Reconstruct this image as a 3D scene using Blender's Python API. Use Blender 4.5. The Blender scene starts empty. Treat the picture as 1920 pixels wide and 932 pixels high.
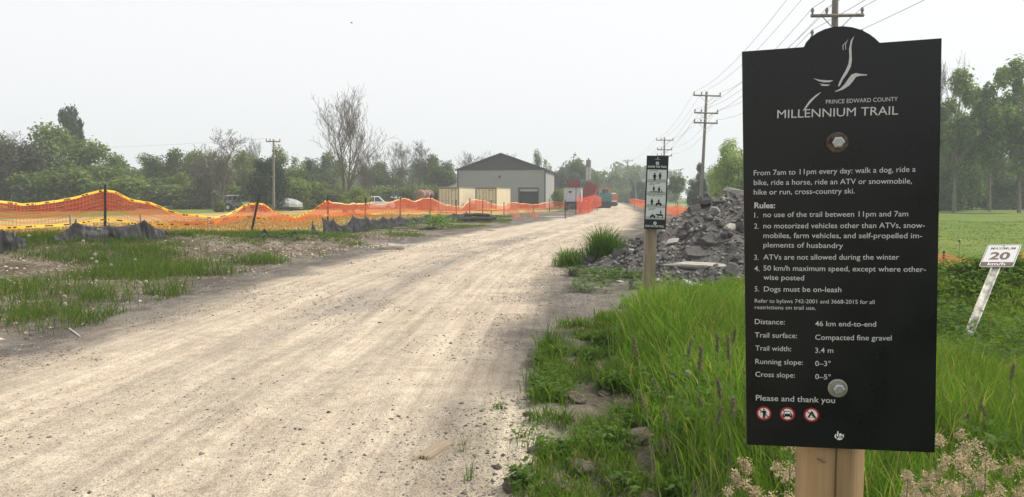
import bpy, math, random
import numpy as np
from mathutils import Vector, Matrix, Euler
random.seed(7)
R_ = math.radians
SC = bpy.context.scene
COL = SC.collection

# ------------------------------------------------------------------ camera, sky, sun, exposure
PITCH = math.atan(98 / 1400)
cam_d = bpy.data.cameras.new('camera'); cam = bpy.data.objects.new('camera', cam_d); COL.objects.link(cam)
cam.location = (0, 0, 1.6); cam.rotation_euler = (math.pi / 2 - PITCH, 0, 0)
cam_d.sensor_width = 36; cam_d.lens = 36 * 1400 / 1920; cam_d.clip_start = 0.05; cam_d.clip_end = 3000
SC.camera = cam
SUN_AZ, SUN_EL = R_(84), R_(50)
w = bpy.data.worlds.new('World'); SC.world = w; w.use_nodes = True
nt = w.node_tree; nt.nodes.clear()
sky = nt.nodes.new('ShaderNodeTexSky'); sky.sky_type = 'NISHITA'; sky.sun_disc = False
sky.sun_elevation = SUN_EL; sky.sun_rotation = SUN_AZ; sky.dust_density = 7; sky.air_density = 1.0; sky.ozone_density = 1
hs = nt.nodes.new('ShaderNodeHueSaturation'); hs.inputs['Saturation'].default_value = 0.16
ov = nt.nodes.new('ShaderNodeMix'); ov.data_type = 'RGBA'; ov.inputs[0].default_value = 0.78
ov.inputs[7].default_value = (8.65, 8.72, 8.86, 1)          # the even white of a thin overcast
bg = nt.nodes.new('ShaderNodeBackground'); bg.inputs['Strength'].default_value = 0.125
wo = nt.nodes.new('ShaderNodeOutputWorld')
nt.links.new(sky.outputs[0], hs.inputs['Color']); nt.links.new(hs.outputs[0], ov.inputs[6])
nt.links.new(ov.outputs[2], bg.inputs['Color']); nt.links.new(bg.outputs[0], wo.inputs['Surface'])
sd = bpy.data.lights.new('sun', 'SUN'); sd.energy = 4.2; sd.angle = R_(6); sd.color = (1, .93, .82)
so = bpy.data.objects.new('sun', sd); COL.objects.link(so)
S = Vector((math.sin(SUN_AZ) * math.cos(SUN_EL), math.cos(SUN_AZ) * math.cos(SUN_EL), math.sin(SUN_EL)))
so.rotation_euler = S.to_track_quat('Z', 'Y').to_euler(); so.location = (30, 20, 40)
SC.view_settings.view_transform = 'Standard'; SC.view_settings.look = 'None'
SC.view_settings.exposure = 0.08; SC.view_settings.gamma = 1; SC.view_settings.use_curve_mapping = False
SC.render.engine = 'CYCLES'
cy = SC.cycles
cy.use_denoising = True; cy.max_bounces = 6; cy.diffuse_bounces = 3; cy.glossy_bounces = 2
cy.transmission_bounces = 3; cy.transparent_max_bounces = 24; cy.volume_bounces = 1
cy.use_adaptive_sampling = False; cy.sample_clamp_indirect = 6

# ------------------------------------------------------------------ photograph pixel -> world
CP, SP = math.cos(PITCH), math.sin(PITCH)
EYE = np.array([0, 0, 1.6])
def ray(px, py):
    u, v = (px - 960) / 1400, (466 - py) / 1400
    return np.array([u, CP + v * SP, -SP + v * CP])
def at(px, py, Y):                     # the point of that ray Y metres ahead
    d = ray(px, py); return EYE + d * (Y / d[1])

# ------------------------------------------------------------------ noise and terrain
def _hash(ix, iy, seed):
    n = (ix.astype(np.int64) * 374761393 + iy.astype(np.int64) * 668265263 + seed * 1442695041) & 0x7fffffff
    n = ((n ^ (n >> 13)) * 1274126177) & 0x7fffffff
    n = (n ^ (n >> 16))
    return (n & 0xffff) / 65535.0
def vn(x, y, scale, seed=0):
    x = np.asarray(x, float) / scale; y = np.asarray(y, float) / scale
    ix, iy = np.floor(x), np.floor(y); fx, fy = x - ix, y - iy
    fx = fx * fx * (3 - 2 * fx); fy = fy * fy * (3 - 2 * fy)
    a, b = _hash(ix, iy, seed), _hash(ix + 1, iy, seed)
    c, d = _hash(ix, iy + 1, seed), _hash(ix + 1, iy + 1, seed)
    return (a + (b - a) * fx) * (1 - fy) + (c + (d - c) * fx) * fy
def fbm(x, y, scale, seed=0, o=3):
    s = 0; amp = 1; tot = 0
    for k in range(o):
        s = s + amp * vn(x, y, scale / 2 ** k, seed + k * 17); tot += amp; amp *= .5
    return s / tot
def sst(a, b, x):
    t = np.clip((np.asarray(x, float) - a) / (b - a), 0, 1); return t * t * (3 - 2 * t)
_ry = np.arange(-30, 720, .5)
_rc = np.interp(_ry, [-20, 4, 7, 9, 13, 21.5, 32, 50, 66, 102, 150, 250, 700],
                [-2.9, -2.6, -2.4, -2.25, -2.05, -1.1, 1.4, 5.4, 8.8, 14.2, 20, 32, 85])
_k = np.ones(13) / 13
_rc[10:-10] = np.convolve(_rc, _k, 'same')[10:-10]
def road_c(y): return np.interp(y, _ry, _rc)
def road_hw(y): return np.interp(y, [0, 9, 21, 32, 50, 66, 102, 300], [2.25, 2.3, 2.8, 3.5, 2.9, 2.5, 2.3, 2.3])
_FY = [0, 14, 19, 21, 25, 33, 38, 43, 48, 53, 59, 65, 73, 80, 130]
_FX = [-27, -17.5, -13, -11.4, -8.7, -8.1, -7.4, -6.4, -5.2, -4, -2.3, -.7, 2, 5.6, 9]
def fence_q(x, y):                     # metres beyond the netting fence (negative on the road side)
    xf = np.interp(y, _FY, _FX); sl = np.interp(y, [0, 19, 25, 30, 80], [1.0, .75, .5, .15, .3])
    return (xf - x) / np.sqrt(1 + sl * sl)
def veg_edge(y): return np.interp(y, [0, 4, 6.7, 8, 9.3, 10, 11.5, 12.5, 14], [.0, -.02, .15, .28, .6, 1.2, 1.9, 3.0, 9])
def pile_h(x, y):
    dx, dy = (x - 5.6) / np.where(np.asarray(x) > 5.6, 2.9, 4.2), (y - 16.4) / 3.7
    r = np.sqrt(dx * dx + dy * dy) + (fbm(x, y, 2.2, 51) - .5) * .34
    return np.clip((1.02 - r) * .86, 0, .66) * 2.3
def hterr(x, y):
    x = np.asarray(x, float); y = np.asarray(y, float)
    c, hw = road_c(y), road_hw(y); t = x - c
    onroad = 1 - sst(hw - .4, hw + .5, np.abs(t))
    A = np.interp(y, [0, 22, 30, 40, 55, 65, 80], [.5, .46, .08, .03, .02, .01, .0])
    q = fence_q(x, y)
    z = A * sst(-4.4, -1.1, q) * (1 - sst(6, 42, q)) * (y < 100)
    far = np.clip((y - 20) / 60, 0, 1)
    nb = (fbm(x, y, 1.1, 3) - .5) * .12 + (fbm(x, y, .7, 4) - .5) * .22 * np.exp(-((q + 3.4) / 1.3) ** 2) + (fbm(x, y, .35, 9, 2) - .5) * .05
    z = z + nb * (1 - onroad) * (1 - .7 * far)
    # wheel tracks of the gravel road
    z = z + onroad * (-.018 * np.exp(-((t - .85) / .33) ** 2) - .022 * np.exp(-((t + 1.0) / .36) ** 2)
                      - .012 * np.exp(-((t + .1) / .25) ** 2) + (vn(t, y * .05, .16, 77) - .5) * .02 + (fbm(x, y, .5, 21, 2) - .5) * .007)
    # right-hand verge: cloddy edge, shallow ditch and a spoil mound
    e = x - veg_edge(y)
    inr = sst(-.1, .35, e) * (y < 14)
    z = z + inr * (fbm(x, y, .42, 31, 3) - .42) * .30 * (1 - sst(.9, 1.8, e))
    z = z - .14 * sst(2.5, 5, x) * (1 - sst(9.8, 11.5, y)) * sst(3, 6, y)
    z = z + .44 * np.exp(-((x - 7.6) / 2.0) ** 2 - ((y - 11.6) / 1.15) ** 2) * (.75 + .5 * fbm(x, y, .8, 61))
    z = z + .4 * np.exp(-((x - 11.5) / 2.4) ** 2 - ((y - 13.0) / 1.3) ** 2)
    return z
def hz(x, y): return float(hterr(np.array([x]), np.array([y]))[0])
def ground_at(px, py, dz=0.0):         # where the ray meets the ground (or dz above it)
    d = ray(px, py); t = 2.0
    while t < 400:
        p = EYE + d * t
        if p[2] <= hz(p[0], p[1]) + dz: return p
        t += .03 + t * .002
    return EYE + d * 400

# ------------------------------------------------------------------ object helpers
class MB:
    def __init__(s): s.v = []; s.f = []; s.uv = None
    def add(s, vs, fs):
        o = len(s.v); s.v += [tuple(p) for p in vs]; s.f += [tuple(i + o for i in f) for f in fs]; return s
    def box(s, c, d, rot=None, taper=1.0):
        M = Euler(rot).to_matrix() if rot is not None else Matrix.Identity(3)
        vs = []
        for k in range(8):
            sx, sy, sz = (1 if k & 1 else -1), (1 if k & 2 else -1), (1 if k & 4 else -1)
            tp = taper if sz > 0 else 1
            p = M @ Vector((sx * d[0] / 2 * tp, sy * d[1] / 2 * tp, sz * d[2] / 2)); vs.append((p.x + c[0], p.y + c[1], p.z + c[2]))
        return s.add(vs, [(0, 2, 3, 1), (4, 5, 7, 6), (0, 1, 5, 4), (2, 6, 7, 3), (0, 4, 6, 2), (1, 3, 7, 5)])
    def tube(s, pts, rad, n=8, cap=True):
        pts = [Vector(p) for p in pts]; m = len(pts)
        if not hasattr(rad, '__len__'): rad = [rad] * m
        vs = []; up = None
        for i, p in enumerate(pts):
            d = (pts[min(i + 1, m - 1)] - pts[max(i - 1, 0)]).normalized()
            if up is None: up = Vector((0, 0, 1)) if abs(d.z) < .9 else Vector((1, 0, 0))
            a = d.cross(up).normalized(); b = a.cross(d).normalized(); up = b
            for k in range(n):
                t = 2 * math.pi * k / n; vs.append(p + (a * math.cos(t) + b * math.sin(t)) * rad[i])
        fs = [(i * n + k, i * n + (k + 1) % n, (i + 1) * n + (k + 1) % n, (i + 1) * n + k) for i in range(m - 1) for k in range(n)]
        if cap: fs += [tuple(range(n))[::-1], tuple((m - 1) * n + k for k in range(n))]
        return s.add(vs, fs)
    def cyl(s, a, b, r, n=12): return s.tube([a, b], r, n)
    def prism(s, poly, y0, y1, plane='xz'):
        n = len(poly)
        def P(p, y): return (p[0], y, p[1]) if plane == 'xz' else ((p[0], p[1], y) if plane == 'xy' else (y, p[0], p[1]))
        vs = [P(p, y0) for p in poly] + [P(p, y1) for p in poly]
        fs = [tuple(range(n)), tuple(range(2 * n - 1, n - 1, -1))] + [(i, n + i, n + (i + 1) % n, (i + 1) % n) for i in range(n)]
        return s.add(vs, fs)
    def build(s, name, mat, parent=None, bevel=0, smooth=False):
        me = bpy.data.meshes.new(name); me.from_pydata(s.v, [], s.f)
        import bmesh
        bm = bmesh.new(); bm.from_mesh(me); bmesh.ops.recalc_face_normals(bm, faces=bm.faces[:])
        bm.to_mesh(me); bm.free()
        o = bpy.data.objects.new(name, me); COL.objects.link(o); me.materials.append(mat)
        if smooth:
            me.polygons.foreach_set('use_smooth', [True] * len(me.polygons))
        if bevel:
            m = o.modifiers.new('bevel', 'BEVEL'); m.width = bevel; m.segments = 2; m.limit_method = 'ANGLE'
        if parent: o.parent = parent
        return o
def np_obj(name, verts, faces, mat, cols=None, uv=None, parent=None, smooth=False):
    verts = np.asarray(verts, np.float32); faces = np.asarray(faces, np.int32); k = faces.shape[1]
    me = bpy.data.meshes.new(name)
    me.vertices.add(len(verts)); me.vertices.foreach_set('co', verts.ravel())
    me.loops.add(faces.size); me.loops.foreach_set('vertex_index', faces.ravel())
    me.polygons.add(len(faces)); me.polygons.foreach_set('loop_start', np.arange(0, faces.size, k, dtype=np.int32))
    me.polygons.foreach_set('loop_total', np.full(len(faces), k, np.int32))
    if smooth: me.polygons.foreach_set('use_smooth', np.ones(len(faces), bool))
    if cols is not None:
        a = me.color_attributes.new('tint', 'FLOAT_COLOR', 'POINT')
        c = np.ones((len(verts), 4), np.float32); c[:, :3] = cols; a.data.foreach_set('color', c.ravel())
    if uv is not None:
        l = me.uv_layers.new(name='uv'); l.data.foreach_set('uv', np.asarray(uv, np.float32)[faces.ravel()].ravel())
    me.update(calc_edges=True)
    o = bpy.data.objects.new(name, me); COL.objects.link(o)
    if mat: me.materials.append(mat)
    if parent: o.parent = parent
    return o
def tag(o, label=None, cat=None, group=None, kind=None):
    if label: o['label'] = label
    if cat: o['category'] = cat
    if group: o['group'] = group
    if kind: o['kind'] = kind
    return o
def thing(name, label, cat, loc=(0, 0, 0), rotz=0, group=None):
    o = bpy.data.objects.new(name, None); COL.objects.link(o); o.empty_display_size = .2
    o.location = loc; o.rotation_euler = (0, 0, rotz); return tag(o, label, cat, group)
def dup(root, loc=None, rot=None, scale=None, label=None):
    r = root.copy(); COL.objects.link(r)
    if loc is not None: r.location = loc
    if rot is not None: r.rotation_euler = rot
    if scale is not None: r.scale = scale
    if label: r['label'] = label
    for ch in list(root.children):
        c = ch.copy(); COL.objects.link(c); c.parent = r
        for g in list(ch.children):
            d = g.copy(); COL.objects.link(d); d.parent = c
    return r

# ------------------------------------------------------------------ materials
def mat(name, col, rough=.7, metal=0, var=.12, scale=6, bump=0, bscale=40, spec=.3, coords='Object', stretch=(1, 1, 1), rvar=0):
    m = bpy.data.materials.new(name); m.use_nodes = True; n = m.node_tree; b = n.nodes['Principled BSDF']
    b.inputs['Roughness'].default_value = rough; b.inputs['Metallic'].default_value = metal
    b.inputs['Specular IOR Level'].default_value = spec
    tc = n.nodes.new('ShaderNodeTexCoord'); mp = n.nodes.new('ShaderNodeMapping'); mp.inputs['Scale'].default_value = stretch
    n.links.new(tc.outputs[coords], mp.inputs[0])
    nz = n.nodes.new('ShaderNodeTexNoise'); nz.inputs['Scale'].default_value = scale; nz.inputs['Detail'].default_value = 6
    n.links.new(mp.outputs[0], nz.inputs['Vector'])
    r = n.nodes.new('ShaderNodeValToRGB')
    r.color_ramp.elements[0].position = .3; r.color_ramp.elements[1].position = .7
    r.color_ramp.elements[0].color = (*[max(0, c * (1 - var)) for c in col], 1); r.color_ramp.elements[1].color = (*[min(1, c * (1 + var)) for c in col], 1)
    n.links.new(nz.outputs[0], r.inputs[0]); n.links.new(r.outputs[0], b.inputs['Base Color'])
    if rvar:
        rm = n.nodes.new('ShaderNodeMapRange'); rm.inputs[3].default_value = rough - rvar; rm.inputs[4].default_value = rough + rvar; n.links.new(nz.outputs[0], rm.inputs[0]); n.links.new(rm.outputs[0], b.inputs['Roughness'])
    if bump:
        n2 = n.nodes.new('ShaderNodeTexNoise'); n2.inputs['Scale'].default_value = bscale; n2.inputs['Detail'].default_value = 4
        n.links.new(mp.outputs[0], n2.inputs['Vector'])
        bp = n.nodes.new('ShaderNodeBump'); bp.inputs['Strength'].default_value = bump; bp.inputs['Distance'].default_value = .02
        n.links.new(n2.outputs[0], bp.inputs['Height']); n.links.new(bp.outputs[0], b.inputs['Normal'])
    return m
def leafmat(name, mult=(1, 1, 1), trans=.42, gloss=.012):
    m = bpy.data.materials.new(name); m.use_nodes = True; n = m.node_tree; n.nodes.clear()
    at_ = n.nodes.new('ShaderNodeAttribute'); at_.attribute_name = 'tint'
    mu = n.nodes.new('ShaderNodeMix'); mu.data_type = 'RGBA'; mu.blend_type = 'MULTIPLY'; mu.inputs[0].default_value = 1
    mu.inputs[7].default_value = (*mult, 1); n.links.new(at_.outputs['Color'], mu.inputs[6])
    oi = n.nodes.new('ShaderNodeObjectInfo'); mr = n.nodes.new('ShaderNodeMapRange')
    mr.inputs[3].default_value = .85; mr.inputs[4].default_value = 1.15; n.links.new(oi.outputs['Random'], mr.inputs[0])
    hv = n.nodes.new('ShaderNodeHueSaturation'); n.links.new(mr.outputs[0], hv.inputs['Value']); n.links.new(mu.outputs[2], hv.inputs['Color'])
    d = n.nodes.new('ShaderNodeBsdfDiffuse'); t = n.nodes.new('ShaderNodeBsdfTranslucent')
    n.links.new(hv.outputs[0], d.inputs[0])
    t2 = n.nodes.new('ShaderNodeMix'); t2.data_type = 'RGBA'; t2.blend_type = 'MULTIPLY'; t2.inputs[0].default_value = 1
    t2.inputs[7].default_value = (1.15, 1.25, .6, 1); n.links.new(hv.outputs[0], t2.inputs[6]); n.links.new(t2.outputs[2], t.inputs[0])
    x = n.nodes.new('ShaderNodeMixShader'); x.inputs[0].default_value = trans
    n.links.new(d.outputs[0], x.inputs[1]); n.links.new(t.outputs[0], x.inputs[2])
    g = n.nodes.new('ShaderNodeBsdfGlossy'); g.inputs['Roughness'].default_value = .45
    y = n.nodes.new('ShaderNodeMixShader'); y.inputs[0].default_value = gloss
    n.links.new(x.outputs[0], y.inputs[1]); n.links.new(g.outputs[0], y.inputs[2])
    o = n.nodes.new('ShaderNodeOutputMaterial'); n.links.new(y.outputs[0], o.inputs[0]); return m
def tintmat(name, rough=.9):           # surface colour from the 'tint' attribute (stones, chips)
    m = bpy.data.materials.new(name); m.use_nodes = True; n = m.node_tree; b = n.nodes['Principled BSDF']
    a = n.nodes.new('ShaderNodeAttribute'); a.attribute_name = 'tint'; n.links.new(a.outputs['Color'], b.inputs['Base Color'])
    b.inputs['Roughness'].default_value = rough; b.inputs['Specular IOR Level'].default_value = .2; return m
M = dict(
    bark=mat('bark', (.16, .135, .11), .95, scale=5, var=.35, bump=.6),
    greybark=mat('grey_bark', (.115, .10, .09), .95, scale=5, var=.3),
    pole=mat('weathered_pole', (.17, .155, .14), .9, scale=3, var=.25, stretch=(4, 4, .3), bump=.3),
    wire=mat('wire', (.16, .16, .16), .6),
    insul=mat('insulator', (.19, .18, .17), .35),
    steel=mat('galvanised_steel', (.5, .5, .5), .4, .8, scale=20),
    dkpost=mat('dark_steel_post', (.035, .035, .032), .6, .3, scale=10, var=.4),
    black=mat('black_plastic', (.02, .02, .022), .5), tyre=mat('tyre', (.025, .025, .025), .85),
    glass=mat('dark_glass', (.03, .035, .04), .08, spec=.6, var=0),
    white=mat('white_paint', (.72, .73, .74), .35, var=.05), 
    signblack=mat('sign_black', (.0065, .0072, .0082), .30, var=.3, scale=9, spec=.40, rvar=.14),
    letter=mat('letter_grey', (.56, .57, .57), .5, var=.03), letterw=mat('letter_white', (.74, .76, .75), .5, var=.03),
    panel=mat('panel_white', (.55, .60, .58), .5, var=.03),
    red=mat('sign_red', (.36, .03, .03), .5, var=.05), ink=mat('ink', (.012, .012, .012), .6),
)

# ------------------------------------------------------------------ ground: one height field, split by surface
def grow(a, step, ratio, end):
    r = [a]
    while abs(r[-1]) < abs(end): r.append(r[-1] + step); step *= ratio
    return r
_xs = np.array(sorted(set([round(v, 4) for v in list(np.arange(-8, 6, .07)) + grow(6, .08, 1.055, 430) + grow(-8, -.08, 1.055, -430)])))
_ys = np.array(sorted(set([round(v, 4) for v in list(np.arange(2, 14, .06)) + grow(2, -.12, 1.25, -330) + grow(14, .07, 1.022, 700)])))
_ys = _ys[_ys < 655]
GX, GY = np.meshgrid(_xs, _ys); GZ = hterr(GX, GY)
def L3(c): return np.array(c, float)
def mixc(a, b, m): return a * (1 - m[..., None]) + b * m[..., None]
t_ = GX - road_c(GY); hw_ = road_hw(GY); q_ = fence_q(GX, GY); e_ = GX - veg_edge(GY)
n1, n2, n3 = fbm(GX, GY, 2.6, 101, 4), fbm(GX, GY, .9, 102, 3), fbm(GX, GY, .25, 103, 2)
dirt = mixc(L3((.10, .08, .06)), L3((.195, .165, .128)), sst(.35, .65, n2 * .6 + n3 * .4)) + np.zeros(GX.shape + (3,))
col = dirt
# grassy cover of the far verges, lawn and stubble
mead = mixc(L3((.055, .085, .022)), L3((.10, .125, .04)), sst(.3, .7, n1))
lawn = mixc(L3((.10, .155, .025)), L3((.15, .19, .042)), sst(.35, .65, n1 * .7 + n3 * .3))
straw = mixc(L3((.34, .25, .10)), L3((.44, .33, .15)), sst(.3, .7, fbm(GX, GY, 1.6, 105, 4)))
wide = np.clip(GY / 40, .3, 2)
lft = (GX < road_c(GY)) * 1.0
fld = sst(.0, 1.0, q_ + (n2 - .5) * 1.2) * lft * (GY < 95)
far_l = sst(24, 27, GY + 4 * (n1 - .5) - .12 * np.maximum(0, -GX - 12)) if False else sst(27, 33, q_ + 6 * (n1 - .5))
col = mixc(col, straw, fld * (1 - far_l)); col = mixc(col, mixc(lawn, mead, sst(20, 60, q_ - 20) * .5), fld * far_l)
farm = sst(80, 95, GY); col = mixc(col, mixc(mead, lawn, sst(.4, .6, n1)), farm)
rgt = sst(0, 2.5, t_ - hw_ - 3.2 + (n1 - .5) * 2) * sst(14, 18, GY + (n1 - .5) * 3)
col = mixc(col, lawn, rgt * (GY < 130)); 
hay = rgt * sst(88, 92, GY) * (1 - sst(150, 160, GY)); col = mixc(col, L3((.26, .25, .15)), hay * .7)
green_v = np.clip(sst(-.05, .5, e_ + (n2 - .5) * .8) * (GY < 15), 0, 1); col = mixc(col, L3((.105, .092, .062)), green_v * .85)
bk = sst(1.5, -.5, GY) * sst(-.6, .2, GX + .2); col = mixc(col, L3((.035, .06, .018)), np.clip(bk, 0, 1))
# grey gravel shoulders
pd = np.sqrt((GX - 3.8) ** 2 + (GY - 14.2) ** 2)
apron = np.maximum(1 - sst(hw_ + .8, hw_ + 2.6, np.abs(t_) + (n1 - .5) * 1.3 + (n2 - .5) * .8), 1 - sst(4.0, 6.4, pd + (n1 - .5) * 2))
apron = np.maximum(apron, (1 - sst(0, 1.2, e_ + .2)) * (t_ > 0) * (GY < 15))
apron *= (1 - .75 * green_v) * (1 - fld) * (1 - np.clip(bk, 0, 1))
grav = mixc(L3((.095, .084, .073)), L3((.18, .162, .138)), sst(.3, .7, n2 * .5 + n3 * .5))
col = mixc(col, grav, np.clip(apron, 0, 1))
# pale compacted road
edge = np.abs(t_) + (n1 - .5) * .9 + (n2 - .5) * .5
roadm = 1 - sst(hw_ - .55, hw_ + .45, edge)
roadm = roadm * (1 - .9 * green_v) * (1 - np.clip(bk, 0, 1))
pale = mixc(L3((.42, .35, .268)), L3((.50, .425, .33)), sst(.3, .7, n1 * .5 + n3 * .5))
strk = vn(t_, GY * .05, .3, 131) * .6 + vn(t_, GY * .08, .11, 132) * .4
pale = mixc(pale, L3((.27, .235, .195)), sst(.5, .82, strk * .75 + n2 * .35) * .38)
wob = (fbm(GY * .06, GY * 0, 1, 140) - .5) * .5
for c0, w0, k0 in ((-1.75, .13, -.14), (-1.2, .10, .10), (-.75, .15, -.13), (-.3, .09, .12), (.2, .12, -.15), (.62, .10, .12), (1.0, .14, -.16), (1.5, .11, .10), (1.85, .1, -.1)):
    pale = pale * (1 + .75 * k0 * np.exp(-((t_ - c0 - wob - .12 * np.sin(GY * .21 + c0 * 5)) / w0) ** 2) * (.4 + .9 * fbm(GX, GY * .3, 1.5, 141)))[..., None]
stony = np.exp(-((t_ + .15 - .12 * np.sin(GY * .4)) / .45) ** 2) * sst(.42, .6, fbm(GX, GY * .35, .8, 133)) * sst(5, 9, GY)
pale = mixc(pale, L3((.24, .215, .19)), stony * .7)
sandy = np.exp(-((GX - .02 + (GY - 4.5) * .06) / .24) ** 2) * sst(3.0, 3.6, GY) * (1 - sst(5.3, 6.6, GY))
col = mixc(col, pale, roadm); col = mixc(col, L3((.47, .41, .31)), np.clip(sandy * 1.1, 0, 1) * (1 - .85 * green_v))
wet = np.exp(-((GX - (-3.6)) / 1.3) ** 2 - ((GY - 24.4) / .45) ** 2) + np.exp(-((GX - 3.3) / .55) ** 2 - ((GY - 53) / .9) ** 2)
col = mixc(col, L3((.50, .45, .38)), np.clip(wet * 1.3, 0, 1) * .8)

gm = bpy.data.materials.new('ground_surface'); gm.use_nodes = True; n = gm.node_tree; b = n.nodes['Principled BSDF']
b.inputs['Roughness'].default_value = .95; b.inputs['Specular IOR Level'].default_value = .12
def nd(t): return n.nodes.new(t)
at_ = nd('ShaderNodeAttribute'); at_.attribute_name = 'tint'
geo = nd('ShaderNodeNewGeometry'); uvn = nd('ShaderNodeUVMap'); uvn.uv_map = 'uv'
def noise(vec, scale, det=4, rough=.6):
    z = nd('ShaderNodeTexNoise'); z.inputs['Scale'].default_value = scale; z.inputs['Detail'].default_value = det; z.inputs['Roughness'].default_value = rough
    n.links.new(vec, z.inputs['Vector']); return z.outputs[0]
def mrange(v, a, b_, c, d):
    r = nd('ShaderNodeMapRange'); r.inputs[1].default_value = a; r.inputs[2].default_value = b_; r.inputs[3].default_value = c; r.inputs[4].default_value = d
    n.links.new(v, r.inputs[0]); return r.outputs[0]
def math_(op, a, b_):
    k = nd('ShaderNodeMath'); k.operation = op
    for i, v in enumerate((a, b_)):
        if hasattr(v, 'is_linked'): n.links.new(v, k.inputs[i])
        else: k.inputs[i].default_value = v
    return k.outputs[0]
P = geo.outputs['Position']
fine = noise(P, 34, 5, .7); mid = noise(P, 7, 4); streak = noise(uvn.outputs[0], 9, 4)
v1 = nd('ShaderNodeTexVoronoi'); v1.inputs['Scale'].default_value = 26; n.links.new(P, v1.inputs['Vector'])
v2 = nd('ShaderNodeTexVoronoi'); v2.inputs['Scale'].default_value = 60; n.links.new(P, v2.inputs['Vector'])
mul = math_('MULTIPLY', mrange(fine, .3, .7, .72, 1.26), mrange(mid, .3, .7, .86, 1.14))
mul = math_('MULTIPLY', mul, mrange(streak, .3, .7, .80, 1.16))
pebz = math_('MULTIPLY', mrange(v1.outputs['Distance'], .16, .24, 1, 0), mrange(noise(P, 2.2, 3), .45, .6, 0, .4))
mul = math_('MULTIPLY', mul, math_('SUBTRACT', 1.0, pebz))
mx = nd('ShaderNodeMix'); mx.data_type = 'RGBA'; mx.blend_type = 'MULTIPLY'; mx.inputs[0].default_value = 1
n.links.new(at_.outputs['Color'], mx.inputs[6])
cc = nd('ShaderNodeCombineColor')
for k in range(3): n.links.new(mul, cc.inputs[k])
n.links.new(cc.outputs[0], mx.inputs[7]); n.links.new(mx.outputs[2], b.inputs['Base Color'])
hgt = math_('ADD', math_('MULTIPLY', fine, 1.0), math_('MULTIPLY', mrange(v2.outputs['Distance'], 0, .5, 1, 0), .5))
hgt = math_('ADD', hgt, math_('MULTIPLY', streak, .8))
bp = nd('ShaderNodeBump'); bp.inputs['Strength'].default_value = .8; bp.inputs['Distance'].default_value = .022
n.links.new(hgt, bp.inputs['Height']); n.links.new(bp.outputs[0], b.inputs['Normal'])

ny, nx = GX.shape
idx = np.arange(nx * ny).reshape(ny, nx)
quads = np.stack([idx[:-1, :-1], idx[:-1, 1:], idx[1:, 1:], idx[1:, :-1]], -1).reshape(-1, 4)
V = np.stack([GX, GY, GZ], -1).reshape(-1, 3); C = np.clip(col, .005, .8).reshape(-1, 3)
UV = np.stack([t_, GY * .035], -1).reshape(-1, 2)
cen = lambda a: (a[:-1, :-1] + a[1:, 1:]).reshape(-1) / 2
isroad = (np.abs(cen(t_)) < cen(hw_)) & (cen(GY) > -300)
isfield = (cen(fld) > .5) & ~isroad & (cen(far_l) <= .5); islawnl = (cen(fld) > .5) & ~isroad & (cen(far_l) > .5)
islawnr = (cen(rgt) > .5) & ~isroad & (cen(GY) < 90)
kinds = np.zeros(len(quads), int); kinds[isfield] = 1; kinds[islawnl | islawnr] = 2; kinds[isroad] = 3
for k, nm in enumerate(('ground', 'field', 'lawn', 'road')):
    qd = quads[kinds == k]; used, inv = np.unique(qd, return_inverse=True)
    o = np_obj(nm, V[used], inv.reshape(-1, 4), gm, C[used], UV[used], smooth=True); o['kind'] = 'structure'

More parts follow.
